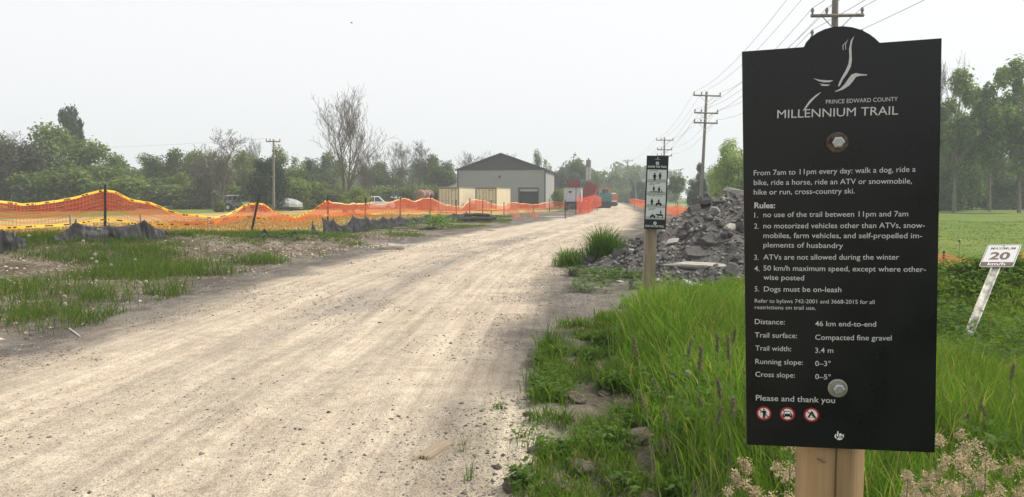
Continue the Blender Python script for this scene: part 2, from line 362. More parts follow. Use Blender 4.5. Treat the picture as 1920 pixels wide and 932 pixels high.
# ------------------------------------------------------------------ shed, house, far block
def shed():
    m_wall = mat('ribbed_grey_siding', (.30, .30, .29), .55, var=.04)
    nn = m_wall.node_tree; wv = nn.nodes.new('ShaderNodeTexWave'); wv.inputs['Scale'].default_value = 5; wv.bands_direction = 'DIAGONAL'
    tc = nn.nodes.new('ShaderNodeTexCoord'); mp = nn.nodes.new('ShaderNodeMapping'); mp.inputs['Scale'].default_value = (1, 1, 0)
    nn.links.new(tc.outputs['Object'], mp.inputs[0]); nn.links.new(mp.outputs[0], wv.inputs['Vector'])
    bb = nn.nodes.new('ShaderNodeBump'); bb.inputs['Strength'].default_value = .6; bb.inputs['Distance'].default_value = .03
    nn.links.new(wv.outputs['Fac'], bb.inputs['Height']); nn.links.new(bb.outputs[0], nn.nodes['Principled BSDF'].inputs['Normal'])
    m_dark = mat('charcoal_metal', (.052, .054, .062), .5, var=.06); m_trim = mat('dark_trim', (.06, .062, .066), .5)
    Y = 103.0; l, r = at(857, 390, Y), at(1022, 390, Y); wd = (r - l)[0]; dp = 15.0; z0 = hz(-4, 100) - .1
    eave = at(940, 318, Y)[2] - z0; rid = at(940, 288.5, Y)[2] - z0
    root = thing('shed', 'large grey metal shed with a charcoal gable and one open roll-up door', 'shed', ((l[0] + r[0]) / 2, Y, z0), R_(-8))
    h = wd / 2; b = MB(); dx0, dx1, dz = h - 3.55, h - .95, 2.75
    b.box((-h + (dx0 + h) / 2, .1, eave / 2), (dx0 + h, .2, eave)); b.box(((dx1 + h) / 2, .1, eave / 2), (h - dx1, .2, eave))
    b.box(((dx0 + dx1) / 2, .1, (eave + dz) / 2), (dx1 - dx0, .2, eave - dz))
    b.box((-h + .1, dp / 2 + .1, eave / 2), (.2, dp - .2, eave)); b.box((h - .1, dp / 2 + .1, eave / 2), (.2, dp - .2, eave)); b.box((0, dp + .1, eave / 2), (wd, .2, eave))
    b.build('wall', m_wall, root)
    MB().prism([(-h - .02, eave + .004), (h + .02, eave + .004), (0, rid - .02)], -.03, .16).build('gable', m_dark, root)
    MB().prism([(-h, eave), (h, eave), (0, rid - .05)], dp - .02, dp + .2).build('gable', m_dark, root)
    rf = MB(); o = .35
    for s in (-1, 1):
        sl = (rid - eave) / h
        rf.prism([(0, rid), (s * (h + o), eave - o * sl), (s * (h + o), eave - o * sl + .14), (0, rid + .14)], -.35, dp + .4)
    rf.build('roof', m_dark, root)
    tr = MB()
    for s in (-1, 1): tr.box((s * (h + .01), -.01, eave / 2), (.16, .16, eave - .02))
    tr.box((h + .01, dp + .2, eave / 2), (.16, .16, eave - .02)); tr.box((0, -.045, eave), (wd + .1, .06, .16)); tr.build('corner_trim', m_trim, root)
    d = MB(); d.box(((dx0 + dx1) / 2, .55, dz / 2), (dx1 - dx0, .08, dz)); dr = d.build('door', mat('doorway_shade', (.02, .022, .024), .6), root)  # dark panel set back in the opening, painting in the shade inside
    MB().box(((dx0 + dx1) / 2, .28, dz - .2), (dx1 - dx0 - .1, .3, .36)).build('rolled_shutter', mat('pale_shutter', (.45, .45, .42), .5), dr)
    fr = MB(); fr.box((dx0 - .06, -.03, dz / 2), (.12, .07, dz)); fr.box((dx1 + .06, -.03, dz / 2), (.12, .07, dz)); fr.box(((dx0 + dx1) / 2, -.031, dz + .07), (dx1 - dx0 + .3, .07, .14)); fr.build('door_frame', m_trim, root)
    lx = (937 - 939.5) / 165 * wd; lz = at(937, 332, Y)[2] - z0
    MB().box((lx, -.12, lz), (.32, .22, .16)).box((lx, -.08, lz + .16), (.1, .1, .2)).build('wall_lamp', m_trim, root, bevel=.02)
shed()
def house():
    p = at(840, 372, 122.0); z0 = -.75
    root = thing('house', 'small grey-roofed house seen between the trees and the grey shed', 'house', (p[0], 122, z0), R_(-20))
    wl = mat('beige_siding', (.35, .34, .31), .7); rf = mat('shingle_roof', (.17, .17, .175), .9)
    MB().box((0, 0, 1.4), (8, 5, 2.8)).build('wall', wl, root)
    MB().prism([(-3.0, 2.78), (3.0, 2.78), (0, 4.5)], -4.4, 4.4, plane='yz').build('roof', rf, root)
    MB().prism([(-2.2, 2.6), (-.2, 2.6), (-1.2, 3.6)], -3.4, -2, plane='xz').build('porch_gable', rf, root)
    f = MB().box((1.5, -2.52, 1.6), (1.4, .08, 1.1)).build('window', mat('window_frame', (.6, .6, .6), .5), root)
    MB().box((1.5, -2.57, 1.6), (1.2, .04, .9)).build('pane', M['glass'], f)
house()
def block():
    c = at(1178, 352, 330.0)
    root = thing('apartment_block', 'pale flat-roofed block far down the road in the haze', 'building', (c[0] + 1, 330, -.1), R_(6))
    wl = mat('pale_concrete', (.42, .44, .46), .8)
    MB().box((0, 0, 4.5), (15, 10, 9.3)).build('wall', wl, root)
    MB().box((0, 0, 9.3), (15.4, 10.4, .4)).build('roof', wl, root)
    for k in range(5):
        for j in range(3): MB().box((-6 + k * 3, -5.02, 2 + j * 2.8), (1.7, .1, 1.5)).build('window', M['glass'], root)
block()

# ------------------------------------------------------------------ trees: unit meshes (1 m tall, about 1 m wide), scaled per tree
def crown_data(seed, env, nl, n, leaf, cols, rl=(.10, .2), fuzz=.25, droop=0.0, aspect=1.0):
    """env(rng) gives a lobe centre inside the unit envelope; leaves are small kinked diamonds spread through the lobes."""
    r = np.random.default_rng(seed)
    cs = np.array([env(r) for _ in range(nl)]); rad = r.uniform(*rl, nl)
    cs = np.concatenate([cs]); wgt = rad ** 2; wgt /= wgt.sum()
    li = r.choice(nl, n, p=wgt)
    d = r.normal(size=(n, 3)); d /= np.linalg.norm(d, axis=1)[:, None]
    rr = rad[li] * (r.uniform(0, 1, n) ** .45) * (1 + fuzz * np.abs(r.normal(size=n)) * (r.random(n) < .3))
    p = cs[li] + d * rr[:, None] * np.array([1, 1, .85])
    p[:, 2] = np.maximum(p[:, 2], .015 + r.uniform(0, .05, n))
    nrm = d * .8 + r.normal(size=(n, 3)) * .5 + np.array([0, 0, .45 - droop]); nrm /= np.linalg.norm(nrm, axis=1)[:, None]
    a = np.cross(nrm, r.normal(size=(n, 3))); a /= np.linalg.norm(a, axis=1)[:, None]; b = np.cross(nrm, a)
    s = (leaf * r.uniform(.6, 1.4, n))[:, None]
    a = a * [1, 1, 1 / aspect]; b = b * [1, 1, 1 / aspect]
    v = np.stack([p - a * s * .75, p + b * s * .42 + nrm * s * .1, p + a * s * .75, p - b * s * .42 + nrm * s * .1], 1).reshape(-1, 3)
    f = np.arange(n * 4).reshape(n, 4)
    cl = np.array(cols, float); lt = r.uniform(0, 1, nl)
    base = cl[0] + (cl[1] - cl[0]) * np.clip(lt[li] + r.normal(size=n) * .25, 0, 1)[:, None]
    base = base * r.uniform(.8, 1.2, n)[:, None]
    return v, f, np.repeat(base, 4, 0), cs, rad
def ellipsoid(cx, rz, w=.5, squash=1.0, inner=.45):
    def env(r):
        d = r.normal(size=3); d /= np.linalg.norm(d); k = r.uniform(inner, .82) 
        return np.array([d[0] * w * k, d[1] * w * k, cx + d[2] * rz * k])
    return env
def cone(z0, w, p=1.0):
    def env(r):
        z = r.uniform(0, 1) ** 1.3; a = r.uniform(0, 6.283); k = (1 - z) ** p * w * r.uniform(.35, .85)
        return np.array([math.cos(a) * k, math.sin(a) * k, z0 + z * (1 - z0) * .95])
    return env
def trunk_mesh(cs, seed, r0=.022, top=.62, nlimb=9, n=7):
    r = np.random.default_rng(seed + 900); mb = MB()
    bend = r.uniform(-.03, .03, 2)
    def axis(t): return Vector((bend[0] * math.sin(t * 3), bend[1] * math.sin(t * 4), t))
    mb.tube([axis(-.02)] + [axis(top * k / 6) for k in range(7)], [r0 * 1.5, r0 * 1.25] + [r0 * (1 - .13 * k) for k in range(1, 7)], n)
    for i in r.permutation(len(cs))[:nlimb]:
        c = Vector(cs[i]); z = min(c.z * r.uniform(.35, .75), top); s = axis(z); m = (s + c) / 2 + Vector((0, 0, -.03))
        mb.tube([s, m, c], [r0 * .5, r0 * .34, r0 * .12], 5)
    return mb
def mesh_of(o): me = o.data; bpy.data.objects.remove(o); return me
G_MID = [(.055, .095, .026), (.165, .205, .058)]; G_YEL = [(.10, .145, .03), (.18, .22, .065)]
G_DK = [(.016, .034, .022), (.038, .062, .036)]; G_GREY = [(.075, .078, .06), (.12, .118, .095)]
G_POP = [(.24, .34, .11), (.38, .46, .20)]
LEAF = leafmat('leaves'); NEEDLE = leafmat('needles', trans=.15); TWIGL = leafmat('sparse_twigs', trans=.1, gloss=.0)
KIND = {}
def kind(nm, seed, env, nl, n, leaf, cols, m=None, tr=dict(), **k):
    v, f, c, cs, rad = crown_data(seed, env, nl, n, leaf, cols, **k)
    cm = mesh_of(np_obj('crown', v, f, m or LEAF, c)); tm = mesh_of(trunk_mesh(cs, seed, **tr).build('trunk', M['bark']))
    KIND[nm] = (cm, tm)
kind('round', 1, ellipsoid(.53, .50), 26, 13000, .026, G_MID)
kind('tall', 2, ellipsoid(.52, .52, .46), 30, 13000, .024, G_MID, rl=(.09, .17))
kind('bushy', 3, ellipsoid(.42, .55, .55), 24, 12000, .03, G_MID, rl=(.12, .22))
kind('light', 4, ellipsoid(.55, .46), 26, 6500, .026, G_YEL, rl=(.07, .15), aspect=1.4)
kind('yellow', 5, ellipsoid(.48, .5, .52), 24, 11000, .03, G_YEL)
kind('cedar', 6, ellipsoid(.46, .56, .47), 26, 14000, .025, G_DK, NEEDLE, rl=(.11, .2))
kind('cone', 7, cone(.06, .5, .8), 46, 9000, .028, G_DK, NEEDLE, rl=(.06, .12), tr=dict(top=.9))
kind('pine', 8, ellipsoid(.74, .27, .44), 26, 8000, .03, [(.03, .05, .025), (.05, .075, .035)], NEEDLE, rl=(.07, .13), tr=dict(top=.9))
kind('poplar', 9, ellipsoid(.52, .5, .48), 36, 16000, .021, G_POP, rl=(.08, .15), aspect=1.3)
kind('park', 10, ellipsoid(.60, .40, .5, inner=.2), 34, 15000, .029, [(.075, .13, .032), (.20, .265, .075)], rl=(.055, .12), aspect=1.9, tr=dict(top=.75, r0=.02, nlimb=14))
kind('park2', 13, ellipsoid(.58, .42, .5, inner=.2), 38, 15000, .029, [(.075, .13, .032), (.21, .275, .078)], rl=(.05, .11), aspect=1.9, tr=dict(top=.8, r0=.018, nlimb=16))
kind('small', 11, ellipsoid(.62, .36, .5), 18, 4200, .03, [(.05, .08, .03), (.10, .135, .05)], rl=(.07, .14), tr=dict(top=.7, r0=.018, nlimb=12))
kind('shrub', 12, ellipsoid(.42, .5, .55), 16, 3600, .045, G_YEL, rl=(.14, .26), tr=dict(top=.4, nlimb=8))
kind('hedge', 14, ellipsoid(.40, .55, .55), 16, 4200, .045, G_MID, rl=(.14, .26), tr=dict(top=.4, nlimb=8))
def bare(seed, stems, levels, counts, spread, lean, twig, up=.35, fuzz=False, r0=.014):
    r = np.random.default_rng(seed); trunk = MB(); tw = MB()
    def grow_(p, d, L, rad, lv, mb):
        pts = [p]; rads = [rad]; k = 5 if lv == 0 else 3
        for i in range(k):
            d = (d + Vector(r.normal(size=3)) * (.05 if lv == 0 else .16) + Vector((0, 0, up * .12 if lv else .02))).normalized()
            p = p + d * (L / k); pts.append(p); rads.append(max(rad * (1 - .8 * (i + 1) / k), twig))
        mb.tube(pts, rads, (7, 5, 4, 3, 3, 3)[lv], cap=False)
        if lv >= levels: return
        for c in range(counts[lv]):
            t = r.uniform(.25 if lv == 0 else .2, 1) if c else 1.0; j = t * k; i = min(int(j), k - 1); q = pts[i].lerp(pts[i + 1], j - i)
            a = r.uniform(0, 6.283); side = Vector((math.cos(a), math.sin(a), 0)); 
            dd = (pts[i + 1] - pts[i]).normalized(); nd_ = (dd * (1 - spread) + side * spread * r.uniform(.6, 1.2) + Vector((0, 0, up * .5))).normalized()
            grow_(q, nd_, L * r.uniform(.38, .62) * (1.15 - .55 * t if lv == 0 else 1), max(rads[i] * .5, twig), lv + 1, tw)
    for s in range(stems):
        a = r.uniform(0, 6.283) if stems > 2 else s * math.pi + .3
        grow_(Vector((math.cos(a) * .012 * (stems > 1), math.sin(a) * .012 * (stems > 1), -.02)), Vector((math.cos(a) * lean, math.sin(a) * lean, 1)).normalized(), .66 * r.uniform(.9, 1.05), r0, 0, trunk)
    return mesh_of(tw.build('crown', M['greybark'])), mesh_of(trunk.build('trunk', M['greybark']))
KIND['bare_big'] = bare(21, 2, 4, [18, 6, 3, 2], .52, .025, .0011, .5, r0=.015)
KIND['bare_a'] = bare(22, 1, 4, [14, 7, 4, 3], .6, .05, .0013, .3)
KIND['bare_b'] = bare(23, 3, 4, [9, 6, 4, 2], .52, .14, .0014, .4, r0=.010)
KIND['bare_c'] = bare(24, 2, 4, [10, 6, 4, 2], .55, .13, .0013, .38, r0=.011)
def norm_bare(k, wid=.5):
    tw, tr = KIND[k]; co = np.array([v.co[:] for v in tw.vertices]); r_ = np.percentile(np.hypot(co[:, 0], co[:, 1]), 96); zt = co[:, 2].max()
    for me in (tw, tr):
        for v in me.vertices: v.co.x *= wid / r_; v.co.y *= wid / r_; v.co.z /= zt
for _k in ('bare_big', 'bare_a', 'bare_b', 'bare_c'): norm_bare(_k)
def fill_bare(nm, src, seed, n, cols, leaf, zc, rz):
    v, f, c, cs, rad = crown_data(seed, ellipsoid(zc, rz, .5), 22, n, leaf, cols, rl=(.1, .2))
    KIND[nm] = (mesh_of(np_obj('crown', v, f, TWIGL, c)), src[1], src[0])
fill_bare('twiggy', KIND['bare_a'], 31, 6500, G_GREY, .026, .45, .5)
_tn = {}
def tree(kd, px, top, wpx, Y, label, cat='tree', name='tree', group=None, x=None, zt=None, rot=None):
    p = at(px, top, Y); gx = p[0]; z = hz(gx, Y); H = p[2] - z; W = wpx / 1400 * Y
    if kd.startswith('bare'): W *= 1.0
    o = thing(name, label, cat, (gx, Y, z), 0, group); o.scale = (W, W * .95, H)
    o.rotation_euler = (0, 0, rot if rot is not None else (px * 1.7) % 6.28)
    for nm, me in zip(('crown', 'trunk', 'branches'), KIND[kd]):
        c = bpy.data.objects.new(nm, me); COL.objects.link(c); c.parent = o
    return o
LW = 'trees along the far side of the left field'
T = [
 # left wood, left to right
 ('round', -30, 236, 190, 96, 'broad leafy tree at the left picture edge behind the grey thicket', 'tree'),
 ('twiggy', 25, 246, 150, 84, 'grey half-bare thicket tree, leftmost in the wood behind the fence', 'tree'),
 ('bushy', 92, 232, 170, 92, 'wide green tree directly under the lone pine top in the left wood', 'tree'),
 ('pine', 126, 200, 72, 104, 'tall pine whose ragged top rises above the left wood', 'pine tree'),
 ('bushy', 165, 262, 150, 88, 'rounded green tree just right of the pine in the left wood', 'tree'),
 ('hedge', 100, 300, 150, 82, 'dark understorey shrub in front of the pine in the left wood', 'shrub'),
 ('hedge', 200, 320, 130, 84, 'green understorey shrub at the right foot of the tall left wood', 'shrub'),
 ('bushy', 214, 288, 90, 95, 'sloping lower tree where the tall left wood steps down to the gap', 'tree'),
 ('hedge', 262, 322, 110, 100, 'low leafy tree in the dip between the two left woods', 'tree'),
 ('light', 285, 284, 90, 112, 'sparse thin-topped tree sticking out just right of the dip', 'tree'),
 ('round', 322, 281, 110, 108, 'green tree in the middle of the left tree line', 'tree'),
 ('yellow', 330, 322, 90, 99, 'pale green bush-like tree at the front of the left tree line', 'tree'),
 ('tall', 372, 277, 100, 106, 'green tree just left of the bare tree with the leafy foot', 'tree'),
 ('twiggy', 398, 288, 100, 92, 'greyish twiggy tree behind the bare tree with the leafy foot', 'tree'),
 ('yellow', 448, 280, 90, 104, 'light green tree between the bare tree and the dark cedar', 'tree'),
 ('hedge', 370, 335, 150, 96, 'dark low hedge bush behind the bare tree with the leafy foot', 'shrub'),
 ('bare_a', 414, 238, 105, 76, 'bare forked tree with an ivy-green bush round its foot', 'bare tree'),
 ('hedge', 410, 372, 28, 74, 'small square-topped green bush round the foot of the bare tree', 'shrub'),
 ('bare_b', 475, 250, 40, 112, 'thin bare tree rising behind the light green tree and the cedar', 'bare tree'),
 ('cedar', 497, 284, 92, 80, 'dark blue-green cedar beside the single-arm utility pole', 'cedar tree'),
 ('light', 532, 268, 84, 92, 'airy yellow-green tree behind the single-arm utility pole', 'tree'),
 ('hedge', 556, 322, 95, 88, 'low green tree right of the single-arm utility pole', 'tree'),
 ('cone', 578, 294, 40, 106, 'small dark conifer standing left of the tall bare tree', 'conifer'),
 ('round', 610, 287, 95, 130, 'pale hazy tree behind the tall bare tree', 'tree'),
 ('bushy', 590, 340, 110, 94, 'low shrubs at the left foot of the tall bare tree', 'shrub'),
 ('bare_big', 643, 150, 112, 74, 'tallest bare tree, twin-stemmed, standing alone behind the netting fence', 'bare tree'),
 ('shrub', 662, 345, 58, 72, 'bright green shrub at the foot of the tall bare tree', 'shrub'),
 ('bare_b', 688, 270, 66, 92, 'bare multi-stemmed tree nearest the right of the tall bare tree', 'bare tree'),
 ('round', 715, 305, 110, 132, 'pale hazy tree behind the white car', 'tree'),
 ('hedge', 640, 345, 90, 100, 'dark green hedge bush behind the trunk of the tall bare tree', 'shrub'),
 ('hedge', 718, 340, 110, 104, 'green hedge bush behind the white car', 'shrub'),
 ('hedge', 792, 340, 90, 106, 'green hedge bush behind the rusty tank', 'shrub'),
 ('bare_c', 741, 260, 66, 98, 'left one of the two bare trees between the car and the tank', 'bare tree'),
 ('bare_c', 778, 258, 72, 102, 'right one of the two bare trees between the car and the tank', 'bare tree'),
 ('round', 815, 291, 84, 122, 'green tree left of the grey shed, behind the tank', 'tree'),
 ('tall', 838, 312, 50, 136, 'dim tree directly at the left eave of the grey shed', 'tree'),
 ('shrub', 822, 342, 34, 108, 'yellow-green shrub showing over the left container', 'shrub'),
 ('bare_c', 888, 280, 80, 140, 'bare tree behind the left slope of the shed roof', 'bare tree'),
 ('bare_a', 962, 286, 50, 145, 'bare tree just behind the ridge of the shed', 'bare tree'),
 ('light', 1012, 276, 48, 138, 'thin leafy tree behind the right eave of the shed', 'tree'),
 ('round', 1080, 300, 70, 150, 'green tree behind the red machines', 'tree'),
 ('twiggy', 1052, 310, 56, 146, 'grey twiggy tree at the right end of the shed', 'tree'),
 ('tall', 1112, 318, 34, 155, 'narrow green tree right of the drill mast', 'tree'),
 ('hedge', 1075, 346, 80, 140, 'dark bush behind the white site trailer', 'shrub'),
 ('shrub', 1048, 348, 26, 96, 'small yellow-green shrub beside the white site trailer', 'shrub'),
 ('round', 1152, 332, 40, 260, 'hazy round tree at the far end of the road', 'tree'),
 ('bushy', 1130, 342, 34, 270, 'pale hazy tree left of the far end of the road', 'tree'),
 ('hedge', 1168, 347, 46, 190, 'green roadside bush just left of the leaning far poles', 'shrub'),
 ('cedar', 1200, 336, 46, 160, 'dark cedar at the right of the far road end', 'cedar tree'),
 ('hedge', 1182, 352, 36, 168, 'low green bush under the far utility poles', 'shrub'),
 # right side of the road
 ('small', 1268, 324, 46, 108, 'small round-headed tree alone in the meadow behind the small sign', 'tree'),
 ('cone', 1312, 300, 52, 98, 'dark spruce standing behind the leaning utility pole', 'spruce tree'),
 ('poplar', 1388, 244, 130, 64, 'large pale green tree cut off by the left edge of the big sign', 'tree'),
 ('poplar', 1350, 292, 56, 70, 'lower pale green tree between the spruce and the large pale tree', 'tree'),
 ('park', 1800, 122, 165, 74, 'tall dark tree just right of the big sign', 'tree'),
 ('park2', 1868, 112, 150, 80, 'tall open-crowned tree in the middle of the right wood', 'tree'),
 ('park', 1925, 98, 165, 72, 'tallest tree at the right picture edge', 'tree'),
 ('bare_c', 1778, 95, 70, 90, 'bare-topped thin tree peeping out right of the big sign', 'bare tree'),
 ('bushy', 1780, 250, 110, 84, 'dense lower tree beside the right edge of the big sign', 'tree'),
 ('park2', 1830, 190, 110, 92, 'shorter tree behind the tall ones in the right wood', 'tree'),
 ('bushy', 1795, 268, 110, 88, 'dark understorey bush below the tall tree right of the big sign', 'shrub'),
 ('bushy', 1862, 276, 110, 90, 'understorey bush between the trunks of the right wood', 'shrub'),
 ('bushy', 1928, 262, 120, 90, 'understorey bush at the right picture edge', 'shrub'),
 ('park', 1650, 150, 170, 82, 'tall tree of the right wood behind the big sign', 'tree'),
 ('bushy', 1500, 220, 150, 88, 'rounded tree of the right wood hidden by the big sign', 'tree'),
]
for kd, px, top, wp, Y, lab, cat in T:
    nm = {'shrub': 'shrub', 'bare tree': 'bare_tree', 'pine tree': 'pine_tree', 'cedar tree': 'cedar_tree', 'spruce tree': 'spruce_tree', 'conifer': 'conifer'}.get(cat, 'broadleaf_tree')
    grp = LW if px < 850 else ('trees round the shed and the far road end' if px < 1220 else ('trees of the wood on the right' if px > 1400 else 'trees beyond the rubble pile'))
    tree(kd, px, top, wp, Y, lab, cat, nm, grp)
# far woods that read as one mass
def far_wood(name, x0, x1, Y, seed, hmin, hmax, nt):
    r = np.random.default_rng(seed); vs = []; fs = []; cs = []; o = 0
    for k in range(nt):
        x = r.uniform(x0, x1); y = Y + r.uniform(-14, 14); H = r.uniform(hmin, hmax); W = H * r.uniform(.7, 1.1)
        v, f, c, _, _ = crown_data(seed * 50 + k, ellipsoid(.45, .54, .52), 12, 900, .075, G_MID, rl=(.13, .24))
        vs.append(v * [W, W, H] + [x, y, hz(x, y) - .1]); fs.append(f + o); cs.append(c); o += len(v)
    ob = np_obj(name, np.concatenate(vs), np.concatenate(fs), LEAF, np.concatenate(cs)); return ob
tag(far_wood('distant_wood', -150, 30, 210, 3, 7, 13, 46), 'pale hazy belt of distant trees behind the left field and the shed', 'distant wood', kind='stuff')
tag(far_wood('distant_wood', 42, 190, 330, 4, 13, 22, 34), 'pale hazy hill of distant trees behind the small meadow tree', 'distant wood', kind='stuff')
tag(far_wood('distant_wood', 26, 66, 205, 6, 5, 9, 16), 'hedge of hazy trees behind the hay meadow on the right', 'distant wood', kind='stuff')
tag(far_wood('distant_wood', -190, -60, 118, 7, 6, 9, 26), 'dim understorey filling the left wood behind its front trees', 'distant wood', kind='stuff')
tag(far_wood('distant_wood', 30, 110, 112, 8, 6, 12, 22), 'dim understorey filling the right wood behind its front trees', 'distant wood', kind='stuff')

# ------------------------------------------------------------------ shipping containers
BEIGE = mat('beige_container', (.56, .50, .36), .5, var=.06, scale=2); RUST = mat('rust', (.13, .06, .035), .85, var=.4, scale=4)
def container(x, y, rz, label):
    root = thing('shipping_container', label, 'shipping container', (x, y, hz(x, y) - .02), rz, 'beige shipping containers')
    W, D, H = 2.44, 6.06, 2.6; b = MB()
    for sx in (-1, 1):                                     # corrugated long sides
        n = 44; vs = []
        for i in range(n + 1):
            yy = .12 + (D - .24) * i / n; off = W / 2 - .02 - (.045 if (i // 2) % 2 else 0)
            vs += [(sx * off, yy, .16), (sx * off, yy, H - .1)]
        b.add(vs, [(2 * i, 2 * i + 2, 2 * i + 3, 2 * i + 1) for i in range(n)])
    b.box((0, D - .06, H / 2), (W - .1, .06, H - .2)); b.box((0, D / 2, H - .055), (W - .06, D - .06, .05)); b.box((0, D / 2, .14), (W - .1, D - .1, .06))
    b.build('body', BEIGE, root)
    f = MB()
    for sx in (-1, 1):
        for yy in (.06, D - .06): f.box((sx * (W / 2 - .06), yy, H / 2), (.12, .12, H))
        f.box((sx * (W / 2 - .04), D / 2, .08), (.08, D - .24, .15)); f.box((sx * (W / 2 - .04), D / 2, H - .05), (.08, D - .24, .1))
    for yy in (.06, D - .06): f.box((0, yy, H - .06), (W - .24, .12, .12)); f.box((0, yy, .08), (W - .24, .12, .15))
    f.build('frame', mat('container_frame', (.20, .175, .12), .55), root)
    MB().box((0, .12, H / 2), (.05, .05, H - .3)).box((0, .12, H - .14), (W - .26, .05, .05)).build('door_seal', M['black'], root)
    for sx in (-1, 1):
        d = MB(); cx = sx * .56
        d.box((cx, .09, H / 2), (1.06, .06, H - .34))
        for zz in (.35, .95, 1.55, 2.15): d.box((cx, .05, zz), (1.0, .03, .1))
        dr = d.build('door', BEIGE, root)
        for k in (-.2, .25):
            MB().cyl((cx + k, .02, .2), (cx + k, .02, H - .2), .022, 6).box((cx + k + .1, .0, 1.1), (.24, .03, .05)).build('lock_rod', mat('lock_rod_steel', (.13, .12, .09), .5), dr)
        if sx > 0:
            mk = MB()
            for k in range(2): mk.box((cx, .054, 2.28 - k * .12), (.5 - k * .14, .008, .05))
            mk.build('stencil_marking', M['ink'], dr)
p = at(841, 396, 82); container(p[0], 82, R_(-15), 'beige shipping container, left of the two in front of the grey shed')
p = at(911, 396, 82.5); container(p[0], 82.5, R_(-15), 'beige shipping container, right of the two, nearest the shed door')

# ------------------------------------------------------------------ vehicles
def wheel(parent, x, y, r, wdt=.24):
    t = MB().cyl((x - wdt / 2, y, r), (x + wdt / 2, y, r), r, 18).build('wheel', M['tyre'], parent, bevel=.03)
    MB().cyl((x - wdt / 2 - .01, y, r), (x + wdt / 2 + .01, y, r), r * .58, 12).build('rim', M['steel'], t)
def car(name, label, cat, loc, rz, paint, L, profile, glass, roofw=.82, W=1.82, r=.34, group=None):
    """profile: side outline (y forward, z); built as a lofted shell narrower at the roof."""
    root = thing(name, label, cat, loc, rz, group); zs = [p[1] for p in profile]; zt = max(zs); b = MB(); n = len(profile)
    def hw(z): return W / 2 * (1 - (1 - roofw) * max(0, (z - .95) / max(.01, zt - .95)) - .05 * max(0, (.5 - z) / .5))
    vs = [(-hw(z), y, z) for y, z in profile] + [(hw(z), y, z) for y, z in profile]
    b.add(vs, [tuple(range(n)), tuple(range(2 * n - 1, n - 1, -1))] + [(i, n + i, n + (i + 1) % n, (i + 1) % n) for i in range(n)])
    b.build('body', paint, root, bevel=.05)
    for poly in glass['side']:
        for s in (-1, 1):
            m = MB(); m.add([(s * (hw(z) + .012), y, z) for y, z in poly] + [(s * (hw(z) - .02), y, z) for y, z in poly], [tuple(range(len(poly))), tuple(range(2 * len(poly) - 1, len(poly) - 1, -1))] + [(i, (i + 1) % len(poly), len(poly) + (i + 1) % len(poly), len(poly) + i) for i in range(len(poly))])
            m.build('side_window', M['glass'], root)
    for (ya, za, yb, zb), nm in glass['ends']:
        wa, wb = hw(za) * .86, hw(zb) * .9; nn = Vector((0, zb - za, -(yb - ya))).normalized() * (.014 if nm == 'windscreen' else -.014)
        m = MB(); q = [Vector((-wa, ya, za)), Vector((wa, ya, za)), Vector((wb, yb, zb)), Vector((-wb, yb, zb))]
        m.add([v + nn for v in q] + [v - nn * .6 for v in q], [(0, 1, 2, 3), (7, 6, 5, 4), (0, 4, 5, 1), (1, 5, 6, 2), (2, 6, 7, 3), (3, 7, 4, 0)]); m.build(nm, M['glass'], root)
    ya, yb = max(p[0] for p in profile), min(p[0] for p in profile)
    for sx in (-1, 1):
        for yy in (ya - .85, yb + .9): wheel(root, sx * (W / 2 - .1), yy, r)
        MB().box((sx * W * .36, ya - .02, .72), (.34, .08, .16)).build('headlight', M['letterw'], root)
        MB().box((sx * W * .42, yb + .02, .85), (.16, .08, .26)).build('tail_light', M['red'], root)
    MB().box((0, ya, .42), (W * .9, .12, .2)).build('bumper', M['black'], root, bevel=.03); return root
PICK = [(-2.75, .5), (-2.75, 1.08), (-.72, 1.1), (-.68, 1.84), (.72, 1.86), (1.45, 1.16), (2.55, 1.04), (2.72, .85), (2.72, .45), (2.2, .36), (-2.2, .4)]
PG = dict(side=[[(-.52, 1.2), (-.5, 1.72), (.12, 1.74), (.12, 1.2)], [(.2, 1.2), (.2, 1.74), (.66, 1.75), (1.18, 1.2)]],
          ends=[((1.36, 1.22, .78, 1.8), 'windscreen'), ((-.715, 1.24, -.685, 1.72), 'rear_window')])
p = at(700, 385, 95); car('pickup_truck', 'white pickup parked beyond the netting fence, its bonnet to the right', 'pickup truck', (p[0], 95, hz(p[0], 95) - .25), R_(-80), M['white'], 5.5, PICK, PG)
p = at(1133, 380, 128); car('pickup_truck', 'white pickup facing the camera at the far end beside the teal excavator', 'pickup truck', (p[0], 128, hz(p[0], 128)), R_(176), M['white'], 5.5, PICK, PG)
VAN = [(-2.7, .45), (-2.7, 2.2), (1.2, 2.25), (2.1, 1.3), (2.7, 1.1), (2.75, .45)]
VG = dict(side=[[(.2, 1.25), (.2, 1.9), (1.1, 1.95), (1.75, 1.25)]], ends=[((2.0, 1.38, 1.3, 2.1), 'windscreen')])
p = at(1147, 376, 150); car('delivery_van', 'white van parked behind the orange loader at the road end', 'van', (p[0], 150, hz(p[0], 150)), R_(170), M['white'], 5.4, VAN, VG)

